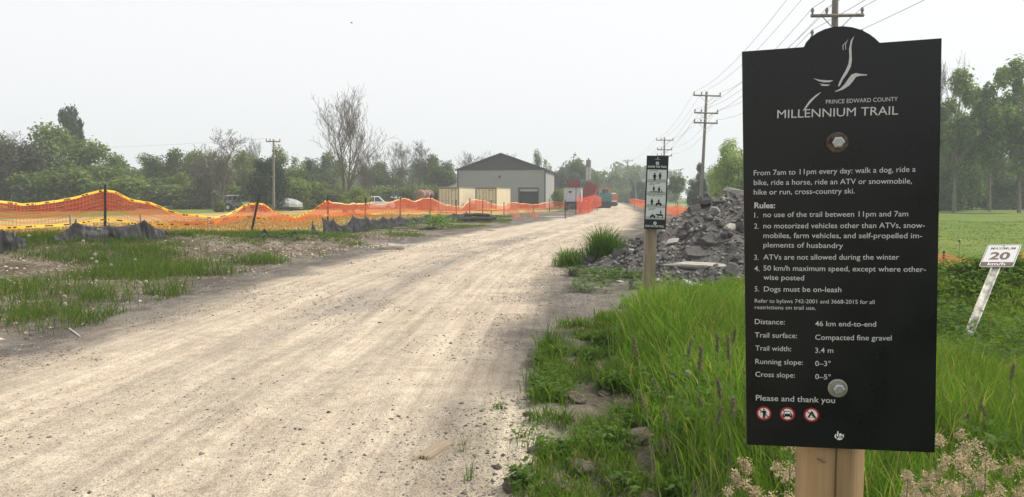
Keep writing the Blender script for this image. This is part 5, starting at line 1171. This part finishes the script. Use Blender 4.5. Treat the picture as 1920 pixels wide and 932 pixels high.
BIG = [(1325, 502, 1.25, .36, CO, (.18, .05, .1), 'long pale concrete slab lying flat near the front of the rubble pile'), (1304, 424, .5, .3, AS, (.7, -.5, .6), 'large dark asphalt slab tilted on the upper left slope of the pile'),
       (1368, 432, .34, .42, CO, (.9, .5, .3), 'upright oval grey slab near the big sign edge in the pile'), (1338, 452, .6, .45, AS, (.75, .1, -.2), 'broad grey asphalt slab leaning in the middle of the pile'),
       (1305, 480, .55, .4, AS, (.6, -.1, .3), 'thick grey asphalt slab above the long pale slab'), (1188, 515, .28, .24, AS, (.5, -.2, .5), 'grey block at the left toe of the rubble pile'),
       (1262, 455, .26, .22, CO, (.5, -.3, .2), 'pale flat stone on the left slope beside the small sign post'), (1300, 540, .5, .26, CO, (.45, .2, .5), 'pale slab standing in the grass at the front toe of the pile'),
       (1383, 366, .8, .4, CO, (.1, .25, .1), 'pale flat slab on the summit of the rubble pile'), (1300, 402, .22, .2, AS, (.5, -.6, .9), 'dark jagged asphalt block on the skyline of the pile, left of the summit')]
for i, (px, py, sx, sy, m, rot, lab) in enumerate(BIG):
    p = pile_at(px, py); chunk((SC_ if m is CO else SL)[i % 3], p[0], p[1], p[2] + .03, (sx, sy, min(.45, (sx + sy) / 2)), rot, lab, None, 'broken_slab', 'broken slab')
p = ground_at(1076, 517); chunk(SL[6], p[0], p[1], p[2] + .05, (.2, .2, .26), (.2, .1, .5), 'single grey rock lying on the gravel left of the rubble pile', None, 'rock', 'rock')

# ------------------------------------------------------------------ blades, weeds, stones as masses
def blades(name, P_, h, wd, lean, cols, m, seed):
    r = np.random.default_rng(seed); n = len(P_); az = r.uniform(0, 6.283, n); d = np.stack([np.cos(az), np.sin(az)], 1); sd2 = np.stack([-d[:, 1], d[:, 0]], 1)
    fa = r.uniform(-.9, .9, n); sd2 = np.stack([np.cos(fa), np.sin(fa)], 1) * .6 + sd2 * .4
    V_ = []
    for t, wf in ((0, .8), (.4, 1.0), (.75, .7)):
        c = np.stack([P_[:, 0] + d[:, 0] * lean * h * t ** 2, P_[:, 1] + d[:, 1] * lean * h * t ** 2, P_[:, 2] + h * t * (1 - .25 * lean * t)], 1)
        o2 = np.stack([sd2[:, 0] * wd * wf / 2, sd2[:, 1] * wd * wf / 2, 0 * wd], 1); V_ += [c - o2, c + o2]
    V_.append(np.stack([P_[:, 0] + d[:, 0] * lean * h * 1.05, P_[:, 1] + d[:, 1] * lean * h * 1.05, P_[:, 2] + h * (1 - .32 * lean)], 1))
    V_ = np.stack(V_, 1).reshape(-1, 3); tri = np.array([(0, 1, 3), (0, 3, 2), (2, 3, 5), (2, 5, 4), (4, 5, 6)]); F_ = (np.arange(n)[:, None, None] * 7 + tri[None]).reshape(-1, 3)
    return np_obj(name, V_, F_, m, np.repeat(cols, 7, 0))
GRASS = leafmat('grass_blades', trans=.45, gloss=.012)
def gcols(n, r, dry=.08, a=(.045, .115, .014), b=(.105, .195, .028)):
    c = np.array(a) + (np.array(b) - np.array(a)) * r.uniform(0, 1, n)[:, None]; k = r.random(n) < dry; c[k] = np.array([.30, .26, .13]) * r.uniform(.7, 1.1, k.sum())[:, None]; return c
def scatter(n, x0, x1, y0, y1, dens, r, ypow=1.0):
    out = []; got = 0
    while got < n:
        k = n * 3; y = y0 + (y1 - y0) * r.random(k) ** ypow; x = r.uniform(x0, x1, k); ok = (np.abs(x) < .74 * y + .6) & (r.random(k) < dens(x, y)); out.append(np.stack([x[ok], y[ok]], 1)); got += ok.sum()
    p = np.concatenate(out)[:n]; return np.column_stack([p, hterr(p[:, 0], p[:, 1])])
r = np.random.default_rng(11)
def d_tall(x, y):
    e = x - veg_edge(y); a = sst(.68, 1.2, e) * (.35 + .65 * sst(.3, .55, fbm(x, y, .8, 201))); a = a * (1 - sst(10.6, 12.2, y + (fbm(x, y, 1.5, 202) - .5) * 1.5)) ; a = np.where(pile_h(x, y) > .05, 0, a); return a * np.where(np.hypot(x - .56, y - 1.33) < .12, 0, 1)
P_ = scatter(70000, .4, 11, 1.7, 12.5, d_tall, r, 1.25); e_ = P_[:, 0] - veg_edge(P_[:, 1]); n = len(P_)
cl = fbm(P_[:, 0], P_[:, 1], 1.2, 205); h = (1 + .75 * np.exp(-((P_[:, 0] - 1.45) / .45) ** 2 - ((P_[:, 1] - 7.9) / 1.3) ** 2)) * (.34 + .34 * cl) * r.uniform(.6, 1.2, n) * (.55 + .45 * sst(.8, 1.6, e_)) * (1 - .25 * sst(3.0, 5, P_[:, 0])) * (1 - .45 * sst(3.6, 4.6, P_[:, 0]) * sst(5.5, 7, P_[:, 1]))
gc = gcols(n, r, .14, (.068, .145, .02), (.158, .25, .042)); gc = gc * (.65 + .75 * fbm(P_[:, 0], P_[:, 1], .5, 207, 2))[:, None]; yel = sst(2.2, 5, P_[:, 0])[:, None]; gc = gc * (1 - yel) + gc * np.array([1.22, 1.1, 1.1]) * yel
tag(blades('tall_grass', P_, h, (.0035 + .0009 * P_[:, 1]) * r.uniform(.7, 1.4, n), r.uniform(.1, .75, n), gc, GRASS, 12), 'tall lush green grass filling the right foreground round the signs', 'grass', kind='stuff')
def d_low(x, y):
    e = x - veg_edge(y); return sst(-.05, .2, e) * (1 - sst(.8, 1.3, e)) * sst(.48, .6, fbm(x, y, .3, 211)) * (y < 11)
P_ = scatter(11000, -.2, 3.5, 3.2, 11, d_low, r, 1.2); n = len(P_)
tag(blades('short_grass', P_, r.uniform(.05, .2, n), (.004 + .0007 * P_[:, 1]) * r.uniform(.7, 1.4, n), r.uniform(.2, .9, n), gcols(n, r, .06, (.06, .12, .02), (.13, .20, .04)), GRASS, 13), 'short fresh grass along the cloddy edge between gravel and tall grass', 'grass', kind='stuff')
# left verge
def patch(x, y, cx, cy_, rx, ry): return np.exp(-((x - cx) / rx) ** 2 - ((y - cy_) / ry) ** 2)
GP = [ground_at(*p) for p in [(60, 590), (150, 605), (30, 545), (210, 525), (130, 560), (330, 555), (300, 560), (380, 560)]]
def d_left(x, y):
    q = fence_q(x, y); eR = road_c(y) - road_hw(y) - x
    crest = sst(-3.4, -1.6, q) * (1 - sst(-.1, .6, q)) * sst(.36, .52, fbm(x, y, 1.3, 221) + .08 * (x < -9)) * (1 - .8 * sst(25, 28, y))
    mid_ = sst(.9, 1.8, eR) * (q < -.3) * sst(.53, .64, fbm(x, y, 2.0, 223)) * .8
    pt = sum(patch(x, y, p[0], p[1], 1.0, .55) for p in GP[:5]) + .6 * sum(patch(x, y, p[0], p[1], .6, .4) for p in GP[5:])
    return np.clip((crest + mid_) * (y > 12) + pt * sst(.35, .5, fbm(x, y, .4, 224)), 0, 1) * (eR > .7)
P_ = scatter(56000, -22, 0, 6.5, 62, d_left, r, 1.5); n = len(P_)
hh = np.where(P_[:, 1] < 11, .24, .30) * (.5 + .9 * fbm(P_[:, 0], P_[:, 1], 1.2, 227)) * r.uniform(.3, 1.35, n) * (1 - .45 * sst(26, 34, P_[:, 1])) * (1 - .5 * sst(19.5, 21.5, P_[:, 1])) * (1 - .62 * np.exp(-((fence_q(P_[:, 0], P_[:, 1]) + 2.3) / .9) ** 2))
tag(blades('verge_grass', P_, hh, (.003 + .0006 * P_[:, 1]) * r.uniform(.6, 1.4, n), r.uniform(.2, 1.05, n), gcols(n, r, .06, (.05, .10, .018), (.12, .17, .04)), GRASS, 14), 'patchy green grass on the bank between the gravel road and the fences', 'grass', kind='stuff')
# stubble wisps in the field and rough lawn tufts
def d_st(x, y): q = fence_q(x, y); return sst(.3, 1.2, q) * (1 - sst(10, 18, q))
P_ = scatter(16000, -32, 2, 19, 62, d_st, r, 1.3); n = len(P_)
tag(blades('dry_grass', P_, r.uniform(.05, .2, n), .006 + .0011 * P_[:, 1], r.uniform(.2, .9, n), gcols(n, r, 1.0), GRASS, 15), 'dry straw-coloured stubble behind the netting fence', 'grass', kind='stuff')
def d_lw(x, y): return sst(0, 2, x - road_c(y) - road_hw(y) - 4) * (pile_h(x, y) < .02) * sst(.3, .6, fbm(x, y, 2, 229))
P_ = scatter(10000, 6, 40, 13, 48, d_lw, r, 1.5); n = len(P_)
tag(blades('lawn_grass', P_, r.uniform(.02, .07, n), .006 + .0010 * P_[:, 1], r.uniform(.2, .9, n), gcols(n, r, .04, (.075, .13, .028), (.12, .175, .045)), GRASS, 16), 'mown green grass of the lawn behind the big sign', 'grass', kind='stuff')
# the green tufts in front of the rubble pile
def tuft(px, py, wd, hgt, n, label, seed, dry=.04):
    r = np.random.default_rng(seed); c = ground_at(px, py); x = c[0] + r.normal(0, wd, n); y = c[1] + r.normal(0, wd * .5, n); P_ = np.column_stack([x, y, hterr(x, y)]) - c
    k = np.exp(-((x - c[0]) / (wd * 1.6)) ** 2)
    o = blades('grass_tuft', P_, hgt * (.45 + .55 * k) * r.uniform(.5, 1.15, n), (.0035 + .0006 * c[1]) * r.uniform(.6, 1.3, n), r.uniform(.1, .7, n), gcols(n, r, dry, (.05, .12, .018), (.12, .21, .035)), GRASS, seed); o.location = c; tag(o, label, 'grass tuft')
tuft(1133, 497, .22, 1.0, 1500, 'tall bright green grass tuft on the gravel beside the rubble pile', 61)
tuft(1068, 500, .18, .52, 500, 'shorter green grass tuft left of the tall one by the rubble pile', 62, .12)
tuft(1040, 655, .12, .40, 110, 'small grass tuft with upright stalks at the tip of the right verge', 63)
tuft(935, 768, .03, .06, 36, 'tiny green weed tuft on the sandy gravel edge', 64); tuft(868, 850, .02, .17, 14, 'thin grass tuft beside the weathered plank', 65, .3); tuft(880, 905, .02, .13, 12, 'tiny weed near the bottom edge on the sandy gravel', 66)
# leafy weeds: folded leaf blades on short stems
def weeds(name, P_, hmax, ls, seed, a=(.05, .11, .02), b=(.12, .19, .04)):
    r = np.random.default_rng(seed); k = 11; n = len(P_); N = n * k; c = np.repeat(P_, k, 0); hz_ = np.repeat(hmax * r.uniform(.5, 1.1, n), k) * r.uniform(.15, 1, N); az = r.uniform(0, 6.283, N); rad = hz_ * r.uniform(.1, .55, N)
    p = c + np.stack([np.cos(az) * rad, np.sin(az) * rad, hz_], 1); L_ = ls * r.uniform(.5, 1.3, N); az2 = az + r.normal(0, .5, N); d = np.stack([np.cos(az2), np.sin(az2), r.uniform(-.35, .5, N)], 1); s = np.stack([-np.sin(az2), np.cos(az2), r.uniform(-.3, .3, N)], 1)
    V_ = np.stack([p, p + d * (L_ * .45)[:, None] + s * (L_ * .28)[:, None], p + d * L_[:, None] - np.array([0, 0, .12]) * L_[:, None], p + d * (L_ * .45)[:, None] - s * (L_ * .28)[:, None]], 1).reshape(-1, 3)
    cc_ = np.array(a) + (np.array(b) - np.array(a)) * r.uniform(0, 1, N)[:, None]; return np_obj(name, V_, np.arange(N * 4).reshape(N, 4), GRASS, np.repeat(cc_, 4, 0))
P_ = scatter(620, -.1, 2.6, 3.4, 8.5, lambda x, y: d_low(x, y) * sst(.5, .62, fbm(x, y, .3, 231)), r, 1.1); tag(weeds('leafy_weeds', P_, .13, .05, 71), 'low leafy weeds growing among the dirt clods in the foreground', 'weeds', kind='stuff')
def d_md(x, y): return np.exp(-((x - 7.7) / 2.6) ** 2 - ((y - 11.6) / 1.5) ** 2) * sst(.36, .5, fbm(x, y, .9, 233)) + .8 * np.exp(-((x - 11.3) / 2.6) ** 2 - ((y - 13) / 1.5) ** 2)
P_ = scatter(1700, 3, 15, 9, 15, d_md, r, 1); tag(weeds('leafy_weeds', P_, .24, .09, 72, (.06, .12, .02), (.14, .21, .042)), 'leafy dark green weeds covering the spoil mound by the speed sign', 'weeds', kind='stuff')
P_ = scatter(260, 1.0, 4.5, 11.8, 15, lambda x, y: np.exp(-((pile_h(x, y) - .02) / .12) ** 2) * sst(.45, .6, fbm(x, y, .7, 236)), r, 1); tag(weeds('leafy_weeds', P_, .22, .07, 75), 'scattered weeds at the left foot of the rubble pile', 'weeds', kind='stuff')
P_ = scatter(900, 1.0, 9, 2.2, 10, lambda x, y: d_tall(x, y) * sst(.5, .62, fbm(x, y, .9, 238)), r, 1.2); tag(weeds('leafy_weeds', P_, .42, .075, 76), 'broad-leaved weeds mixed into the tall grass round the big sign', 'weeds', kind='stuff')
def d_bk(x, y): q = fence_q(x, y); return .55 * (1 - .5 * sst(25, 28, y)) * sst(-3.6, -2.4, q) * (q < -.3) * sst(.5, .62, fbm(x, y, 1.1, 235))
P_ = scatter(900, -20, 0, 14, 58, d_bk, r, 1.3); tag(weeds('leafy_weeds', P_, .17, .09, 73), 'leafy weeds along the foot of the black silt fence', 'weeds', kind='stuff')
c = ground_at(820, 428); pp = np.column_stack([c[0] + np.random.default_rng(3).normal(0, .45, 40), c[1] + np.random.default_rng(4).normal(0, .5, 40), np.full(40, c[2])]) - c
o = weeds('weed_clump', pp, .75, .22, 74, (.09, .17, .03), (.16, .25, .06)); o.location = c; tag(o, 'bright green leafy weed clump before the longest silt fence', 'weed clump')
# stones
def stones(name, P_, s, cols, seed, flat_=.6):
    r = np.random.default_rng(seed); n = len(P_); base = np.array([(1, 0, 0), (-.5, .87, 0), (-.5, -.87, 0), (.1, 0, 1), (.3, .3, -.7)]); V_ = base[None] * r.uniform(.6, 1.3, (n, 5, 1)) ; a = r.uniform(0, 6.283, n); ca, sa = np.cos(a)[:, None], np.sin(a)[:, None]
    x = V_[..., 0] * ca - V_[..., 1] * sa; y = V_[..., 0] * sa + V_[..., 1] * ca; V_ = np.stack([x, y, V_[..., 2] * flat_], -1) * s[:, None, None] + P_[:, None, :]
    tri = np.array([(0, 1, 3), (1, 2, 3), (2, 0, 3), (1, 0, 4), (2, 1, 4), (0, 2, 4)]); F_ = (np.arange(n)[:, None, None] * 5 + tri[None]).reshape(-1, 3); return np_obj(name, V_.reshape(-1, 3), F_, STONE, np.repeat(cols, 5, 0))
STONE = tintmat('stone_surface')
def d_gv(x, y):
    t = x - road_c(y); hw = road_hw(y); g = np.exp(-((np.abs(t) - hw - .5) / .8) ** 2) + .16 + .55 * np.exp(-((t + .15 - .12 * np.sin(y * .4)) / .5) ** 2) * sst(5, 9, y) + .8 * np.exp(-((x - 1.2) ** 2 + (y - 10.5) ** 2) / 4)
    return np.clip(g * sst(.3, .62, fbm(x, y, .9, 241)), 0, 1) * (x < np.maximum(veg_edge(y) + .2, (y > 12) * 9)) * (pile_h(x, y) < .03)
P_ = scatter(38000, -8, 6, 3.4, 30, d_gv, r, 1.6); n = len(P_); s = np.clip(r.lognormal(-5.15, .5, n), .003, .022) * (1 + .035 * P_[:, 1]); g_ = r.uniform(.06, .27, n)[:, None]
tag(stones('gravel_stones', P_, s, g_ * np.array([1, .92, .82]), 81), 'loose grey gravel stones strewn over the road and its shoulders', 'gravel', kind='stuff')
def d_ch(x, y): q = fence_q(x, y); return np.exp(-((q + 3.6) / 1.2) ** 2) * sst(.35, .6, fbm(x, y, 1.2, 243)) * (y < 34) + .1 * (q < -2) * (road_c(y) - road_hw(y) - x > .8)
P_ = scatter(4600, -17, -4, 8, 36, d_ch, r, 1.2); n = len(P_); g_ = r.choice(3, n, p=[.6, .22, .18]); cc_ = np.array([(.12, .085, .06), (.24, .20, .15), (.45, .40, .32)])[g_]
ch = stones('wood_chips', P_, r.uniform(.02, .07, n), cc_, 82, .4); tag(ch, 'dirt crumbs and pale wood chips on the bank left of the road', 'debris', kind='stuff')
rp = np.random.default_rng(77); n = 9000; x = rp.uniform(.6, 9.4, n); y = rp.uniform(12, 18.5, n); k = (pile_h(x, y) > -.0); x, y = x[k], y[k]; P_ = np.column_stack([x, y, pile_z(x, y)]); n = len(x); g_ = rp.uniform(.07, .24, n)[:, None]
tag(stones('rubble_fragments', P_, np.clip(rp.lognormal(-3.3, .5, n), .015, .11), g_ * np.array([1, .96, .92]), 83, .7), 'crushed grey fragments covering the rubble heap', 'rubble', kind='stuff')
# dirt clods at the verge edge
DM = mat('dark_soil', (.165, .135, .105), .97, var=.35, scale=14, bump=1.0, bscale=50)
def clod_mesh(seed):
    import bmesh
    bm = bmesh.new(); bmesh.ops.create_icosphere(bm, subdivisions=4, radius=.5); r = np.random.default_rng(seed); off = r.uniform(0, 50)
    for v in bm.verts:
        k = .38 + .95 * float(fbm(np.array([v.co.x * 1.1 + off + v.co.z]), np.array([v.co.y * 1.1 + off - v.co.z * .7]), .42, seed, 5)[0]); v.co *= k; v.co.z *= .7
    me = bpy.data.meshes.new('clod'); bm.to_mesh(me); bm.free(); me.materials.append(DM); return me
CL = [clod_mesh(s) for s in range(5)]
for i, (px, py, s) in enumerate([(1072, 755, .2), (1150, 800, .17), (1060, 790, .14), (1200, 825, .2), (1085, 885, .2), (965, 918, .16), (1040, 925, .18), (1115, 850, .1), (1005, 850, .12), (1170, 770, .12), (1130, 742, .1), (1240, 850, .14), (990, 780, .08), (1095, 820, .12), (930, 880, .07), (1150, 915, .14), (1020, 895, .09)]):
    p = ground_at(px, py); o = bpy.data.objects.new('dirt_clod', CL[i % 5]); COL.objects.link(o); o.location = (p[0], p[1], p[2] + s * .1); s *= 1.1; o.scale = (s, s * .9, s * .8); o.rotation_euler = (0, 0, i * 1.3)
    tag(o, 'grey-brown lump of soil among the weeds at the gravel edge', 'dirt clod', 'dirt clods at the gravel edge')
# dandelion clocks
dm = leafmat('seed_fluff', trans=.4); st_m = mat('flower_stem', (.12, .16, .05), .8)
def fluff():
    r = np.random.default_rng(9); n = 260; d = r.normal(size=(n, 3)); d /= np.linalg.norm(d, axis=1)[:, None]; a = np.cross(d, r.normal(size=(n, 3))); a /= np.linalg.norm(a, axis=1)[:, None]; b = np.cross(d, a); R1 = .022
    V_ = np.stack([d * R1 * .3, d * R1 + a * .005, d * R1 * 1.05 + b * .004, d * R1 - a * .005], 1).reshape(-1, 3); return mesh_of(np_obj('seed_head', V_, np.arange(n * 4).reshape(n, 4), dm, np.full((n * 4, 3), .62)))
FL = fluff()
DS = [(121, 556, 9, 'taller of the two dandelion clocks, one above the other, on the near left tuft'), (122, 570, 8.9, 'lower of the two dandelion clocks on the near left tuft'), (172, 485, 15, 0), (178, 477, 15.6, 0), (181, 491, 14.6, 0), (208, 497, 14.2, 0), (253, 487, 15, 0), (274, 528, 11.5, 'single dandelion clock beside the small tuft in the middle of the left verge'), (184, 430, 18.6, 0), (189, 431, 18.6, 0), (156, 452, 17, 0), (54, 442, 17.5, 0), (370, 442, 19, 0),
      (1799, 451, 10.5, 'white dandelion clock standing just right of the big sign'), (1290, 700, 5.2, 'dandelion clock low in the tall grass left of the big sign')]
for px, py, Y, lab in DS:
    p = at(px, py, Y); zb = hz(p[0], Y); o = thing('dandelion', lab or 'white dandelion clock on the left bank below the black silt fence', 'dandelion', (p[0], Y, zb), 0, None if lab else 'dandelion clocks on the left bank')
    hd = bpy.data.objects.new('seed_head', FL); COL.objects.link(hd); hd.parent = o; hd.location = (0, 0, p[2] - zb); k = 1.0 + max(0, Y - 10) * .06; hd.scale = (k, k, k)
    MB().tube([(.02, 0, -.02), (.01, 0, (p[2] - zb) * .5), (0, 0, p[2] - zb)], .003 * k, 5).build('stem', st_m, o)
# flowering grass stalks in the right foreground
sh_m = leafmat('seed_heads', trans=.3)
def stalk(seed, cols, spread):
    r = np.random.default_rng(seed); mb = MB(); b = r.uniform(-.12, .12, 2); top = Vector((b[0], b[1], 1)); pts = [Vector((b[0] * t ** 2, b[1] * t ** 2, t)) for t in (0, .3, .6, .85, 1)]; stem = mesh_of(mb.tube(pts, [.0022, .002, .0018, .0014, .001], 5).build('stem', st_m))
    n = 620 if spread > .5 else 420; cl = [(0, .98), (spread * .35, .95), (-spread * .5, .90), (spread * .9, .84), (-spread * .8, .78), (spread * .6, .72)]; k = r.integers(0, 6, n); c = np.array([(cl[i][0] * .06, r.normal(0, .004), cl[i][1]) for i in k]); c[:, 0] += b[0] * c[:, 2] ** 2; c[:, 1] += b[1] * c[:, 2] ** 2
    p = c + r.normal(size=(n, 3)) * np.array([.0065, .0065, .013])
    if spread < .5: t = r.uniform(.885, 1, n); p = np.stack([b[0] * t ** 2 + r.normal(0, .0045, n), b[1] * t ** 2 + r.normal(0, .0045, n), t], 1)
    d = r.normal(size=(n, 3)) + [0, 0, .8]; d /= np.linalg.norm(d, axis=1)[:, None]; a = np.cross(d, r.normal(size=(n, 3))); a /= np.linalg.norm(a, axis=1)[:, None]; L_ = r.uniform(.0032, .0065, n)[:, None] * (.9 if spread < .5 else 1)
    V_ = np.stack([p - d * L_, p + a * L_ * .4, p + d * L_, p - a * L_ * .4], 1).reshape(-1, 3); cc_ = np.repeat(np.array(cols) * r.uniform(.75, 1.25, n)[:, None], 4, 0); return mesh_of(np_obj('seed_head', V_, np.arange(n * 4).reshape(n, 4), sh_m, cc_)), stem
ST = [stalk(1, (.46, .36, .28), 1.0), stalk(2, (.43, .34, .25), .8), stalk(3, (.50, .40, .32), 1.1), stalk(4, (.15, .145, .10), .25), stalk(5, (.17, .165, .105), .15)]
r = np.random.default_rng(23)
def put_stalk(k, px, py, Y, lab, grp):
    p = at(px, py, Y); zb = hz(p[0], Y); H = p[2] - zb
    if H < .2: return
    o = thing('grass_stalk', lab, 'grass stalk', (p[0], Y, zb), r.uniform(0, 6.28), grp); o.scale = (1.15, 1.15, H)
    for nm, me in zip(('seed_head', 'stem'), ST[k]): c = bpy.data.objects.new(nm, me); COL.objects.link(c); c.parent = o
for _ in range(27):
    px = r.choice([r.uniform(1640, 1920), r.uniform(1385, 1490)], p=[.72, .28]); py = r.uniform(828, 935) - (18 if px > 1800 else 0)
    put_stalk(r.integers(0, 3), px, py, r.uniform(1.9, 2.7), 'pale pinkish feathery grass stalk in flower, close below the big sign', 'pale flowering grass stalks under the big sign')
for _ in range(20):
    px = r.uniform(1215, 1395); py = 585 + (px - 1190) * .1 + r.uniform(0, 170); put_stalk(r.integers(3, 5), px, py, r.uniform(3.0, 5.2), 'dark narrow-headed grass stalk standing above the tall grass left of the big sign', 'dark grass stalks left of the big sign')
for _ in range(9): put_stalk(r.integers(3, 5), r.uniform(1765, 1920), r.uniform(660, 850), r.uniform(2.8, 4.6), 'dark narrow-headed grass stalk in the grass right of the big sign', 'dark grass stalks right of the big sign')
# weathered plank, sticks, log
def plank():
    p = ground_at(818, 846); root = thing('wood_plank', 'short splintered weathered plank lying on the gravel at the bottom of the picture', 'plank', (p[0], p[1], p[2] + .01), R_(-22)); r = np.random.default_rng(2); m = MB(); pts = []; n = 9
    L_, W_ = .2, .05
    for i in range(n): pts.append((-W_ + 2 * W_ * i / (n - 1), L_ * (.75 + .25 * r.random() * (i % 2 + .4))))
    lo = [(W_ - 2 * W_ * i / (n - 1), -L_ * (.7 + .3 * r.random() * (i % 2 + .4))) for i in range(n)]
    m.prism(pts + lo, -.004, .014, plane='xy'); m.build('board', mat('weathered_board', (.29, .235, .165), .9, var=.35, scale=12, stretch=(12, .6, 1), bump=.6, bscale=30), root)
plank()
def stick(pts, rad, m, lab, name='stick'):
    P_ = [Vector(ground_at(*p)) + Vector((0, 0, rad)) for p in pts]; o = MB().tube(P_, [rad, rad * .9, rad * .6][:len(P_)] if len(P_) == 3 else [rad, rad * .7], 6).build(name, m); return tag(o, lab, name.replace('_', ' '))
PB = mat('pale_bare_wood', (.46, .42, .36), .9, var=.2)
stick([(0, 522), (14, 526), (28, 534)], .02, PB, 'pale barkless stick at the left picture edge on the bank'); stick([(130, 618), (150, 633)], .012, PB, 'small pale stick at the front of the near left tuft')
stick([(400, 489), (450, 491), (500, 489)], .02, PB, 'long pale thin stick lying along the top of the left verge'); stick([(30, 683), (62, 683)], .005, M['bark'], 'thin dark twig on the road at the left picture edge')
def logs():
    p = ground_at(890, 416); root = thing('log_pile', 'two dark charred logs lying together below the left container', 'log pile', (p[0], p[1], p[2])); dk = mat('charred_log', (.05, .042, .036), .95, var=.5, bump=.6)
    for i, (a, b, z, rr) in enumerate([((-1.0, -.3), (1.0, .5), .16, .15), ((-.9, .1), (1.3, .7), .2, .13), ((-.6, 0), (.9, .5), .4, .11)]):
        MB().tube([(a[0], a[1], z), ((a[0] + b[0]) / 2, (a[1] + b[1]) / 2, z + .04), (b[0], b[1], z)], [rr, rr * .95, rr * .8], 10).build('log', dk, root)
logs()
def debris(px, py, s, lab):
    p = ground_at(px, py); o = bpy.data.objects.new('debris_lump', CL[2]); COL.objects.link(o); o.location = p; o.scale = (s * 1.6, s, s * .45); tag(o, lab, 'debris lump')
debris(735, 467, .5, 'dark torn lump of debris beside the pale puddle stain left of the road'); debris(920, 433, .3, 'small dark lump on the left edge of the road below the containers'); debris(160, 506, .3, 'brown root lump on the bank under the dandelion clocks'); debris(775, 524, .0001 + .05, 'small dark stone lump in the middle of the road')
def slab(px, py, lab):
    p = ground_at(px, py); o = MB().box((0, 0, .05), (1.6, 1.2, .1)).build('concrete_slab', CO, bevel=.01); o.location = p; o.rotation_euler = (0, 0, .2); tag(o, lab, 'concrete slab')
slab(1040, 409, 'pale flat concrete slab beside the foremost dark post of the netting gate'); slab(1064, 397, 'pale flat concrete slab in front of the white site trailer')

# ------------------------------------------------------------------ haze
hb = MB().box((0, 322, 13.5), (880, 690, 31)).build('haze', None) if False else None
me = bpy.data.meshes.new('haze'); b_ = MB().box((0, 160, 13.0), (880, 1030, 32)); me.from_pydata(b_.v, [], b_.f); ho = bpy.data.objects.new('haze', me); COL.objects.link(ho)
hm = bpy.data.materials.new('haze'); hm.use_nodes = True; n = hm.node_tree; n.nodes.clear(); pv = n.nodes.new('ShaderNodeVolumePrincipled'); pv.inputs['Color'].default_value = (.82, .89, .95, 1); pv.inputs['Density'].default_value = .00115; pv.inputs['Anisotropy'].default_value = .2
oo = n.nodes.new('ShaderNodeOutputMaterial'); n.links.new(pv.outputs[0], oo.inputs['Volume']); me.materials.append(hm)
tag(ho, 'thin pale summer haze over the whole place', 'haze', kind='stuff')
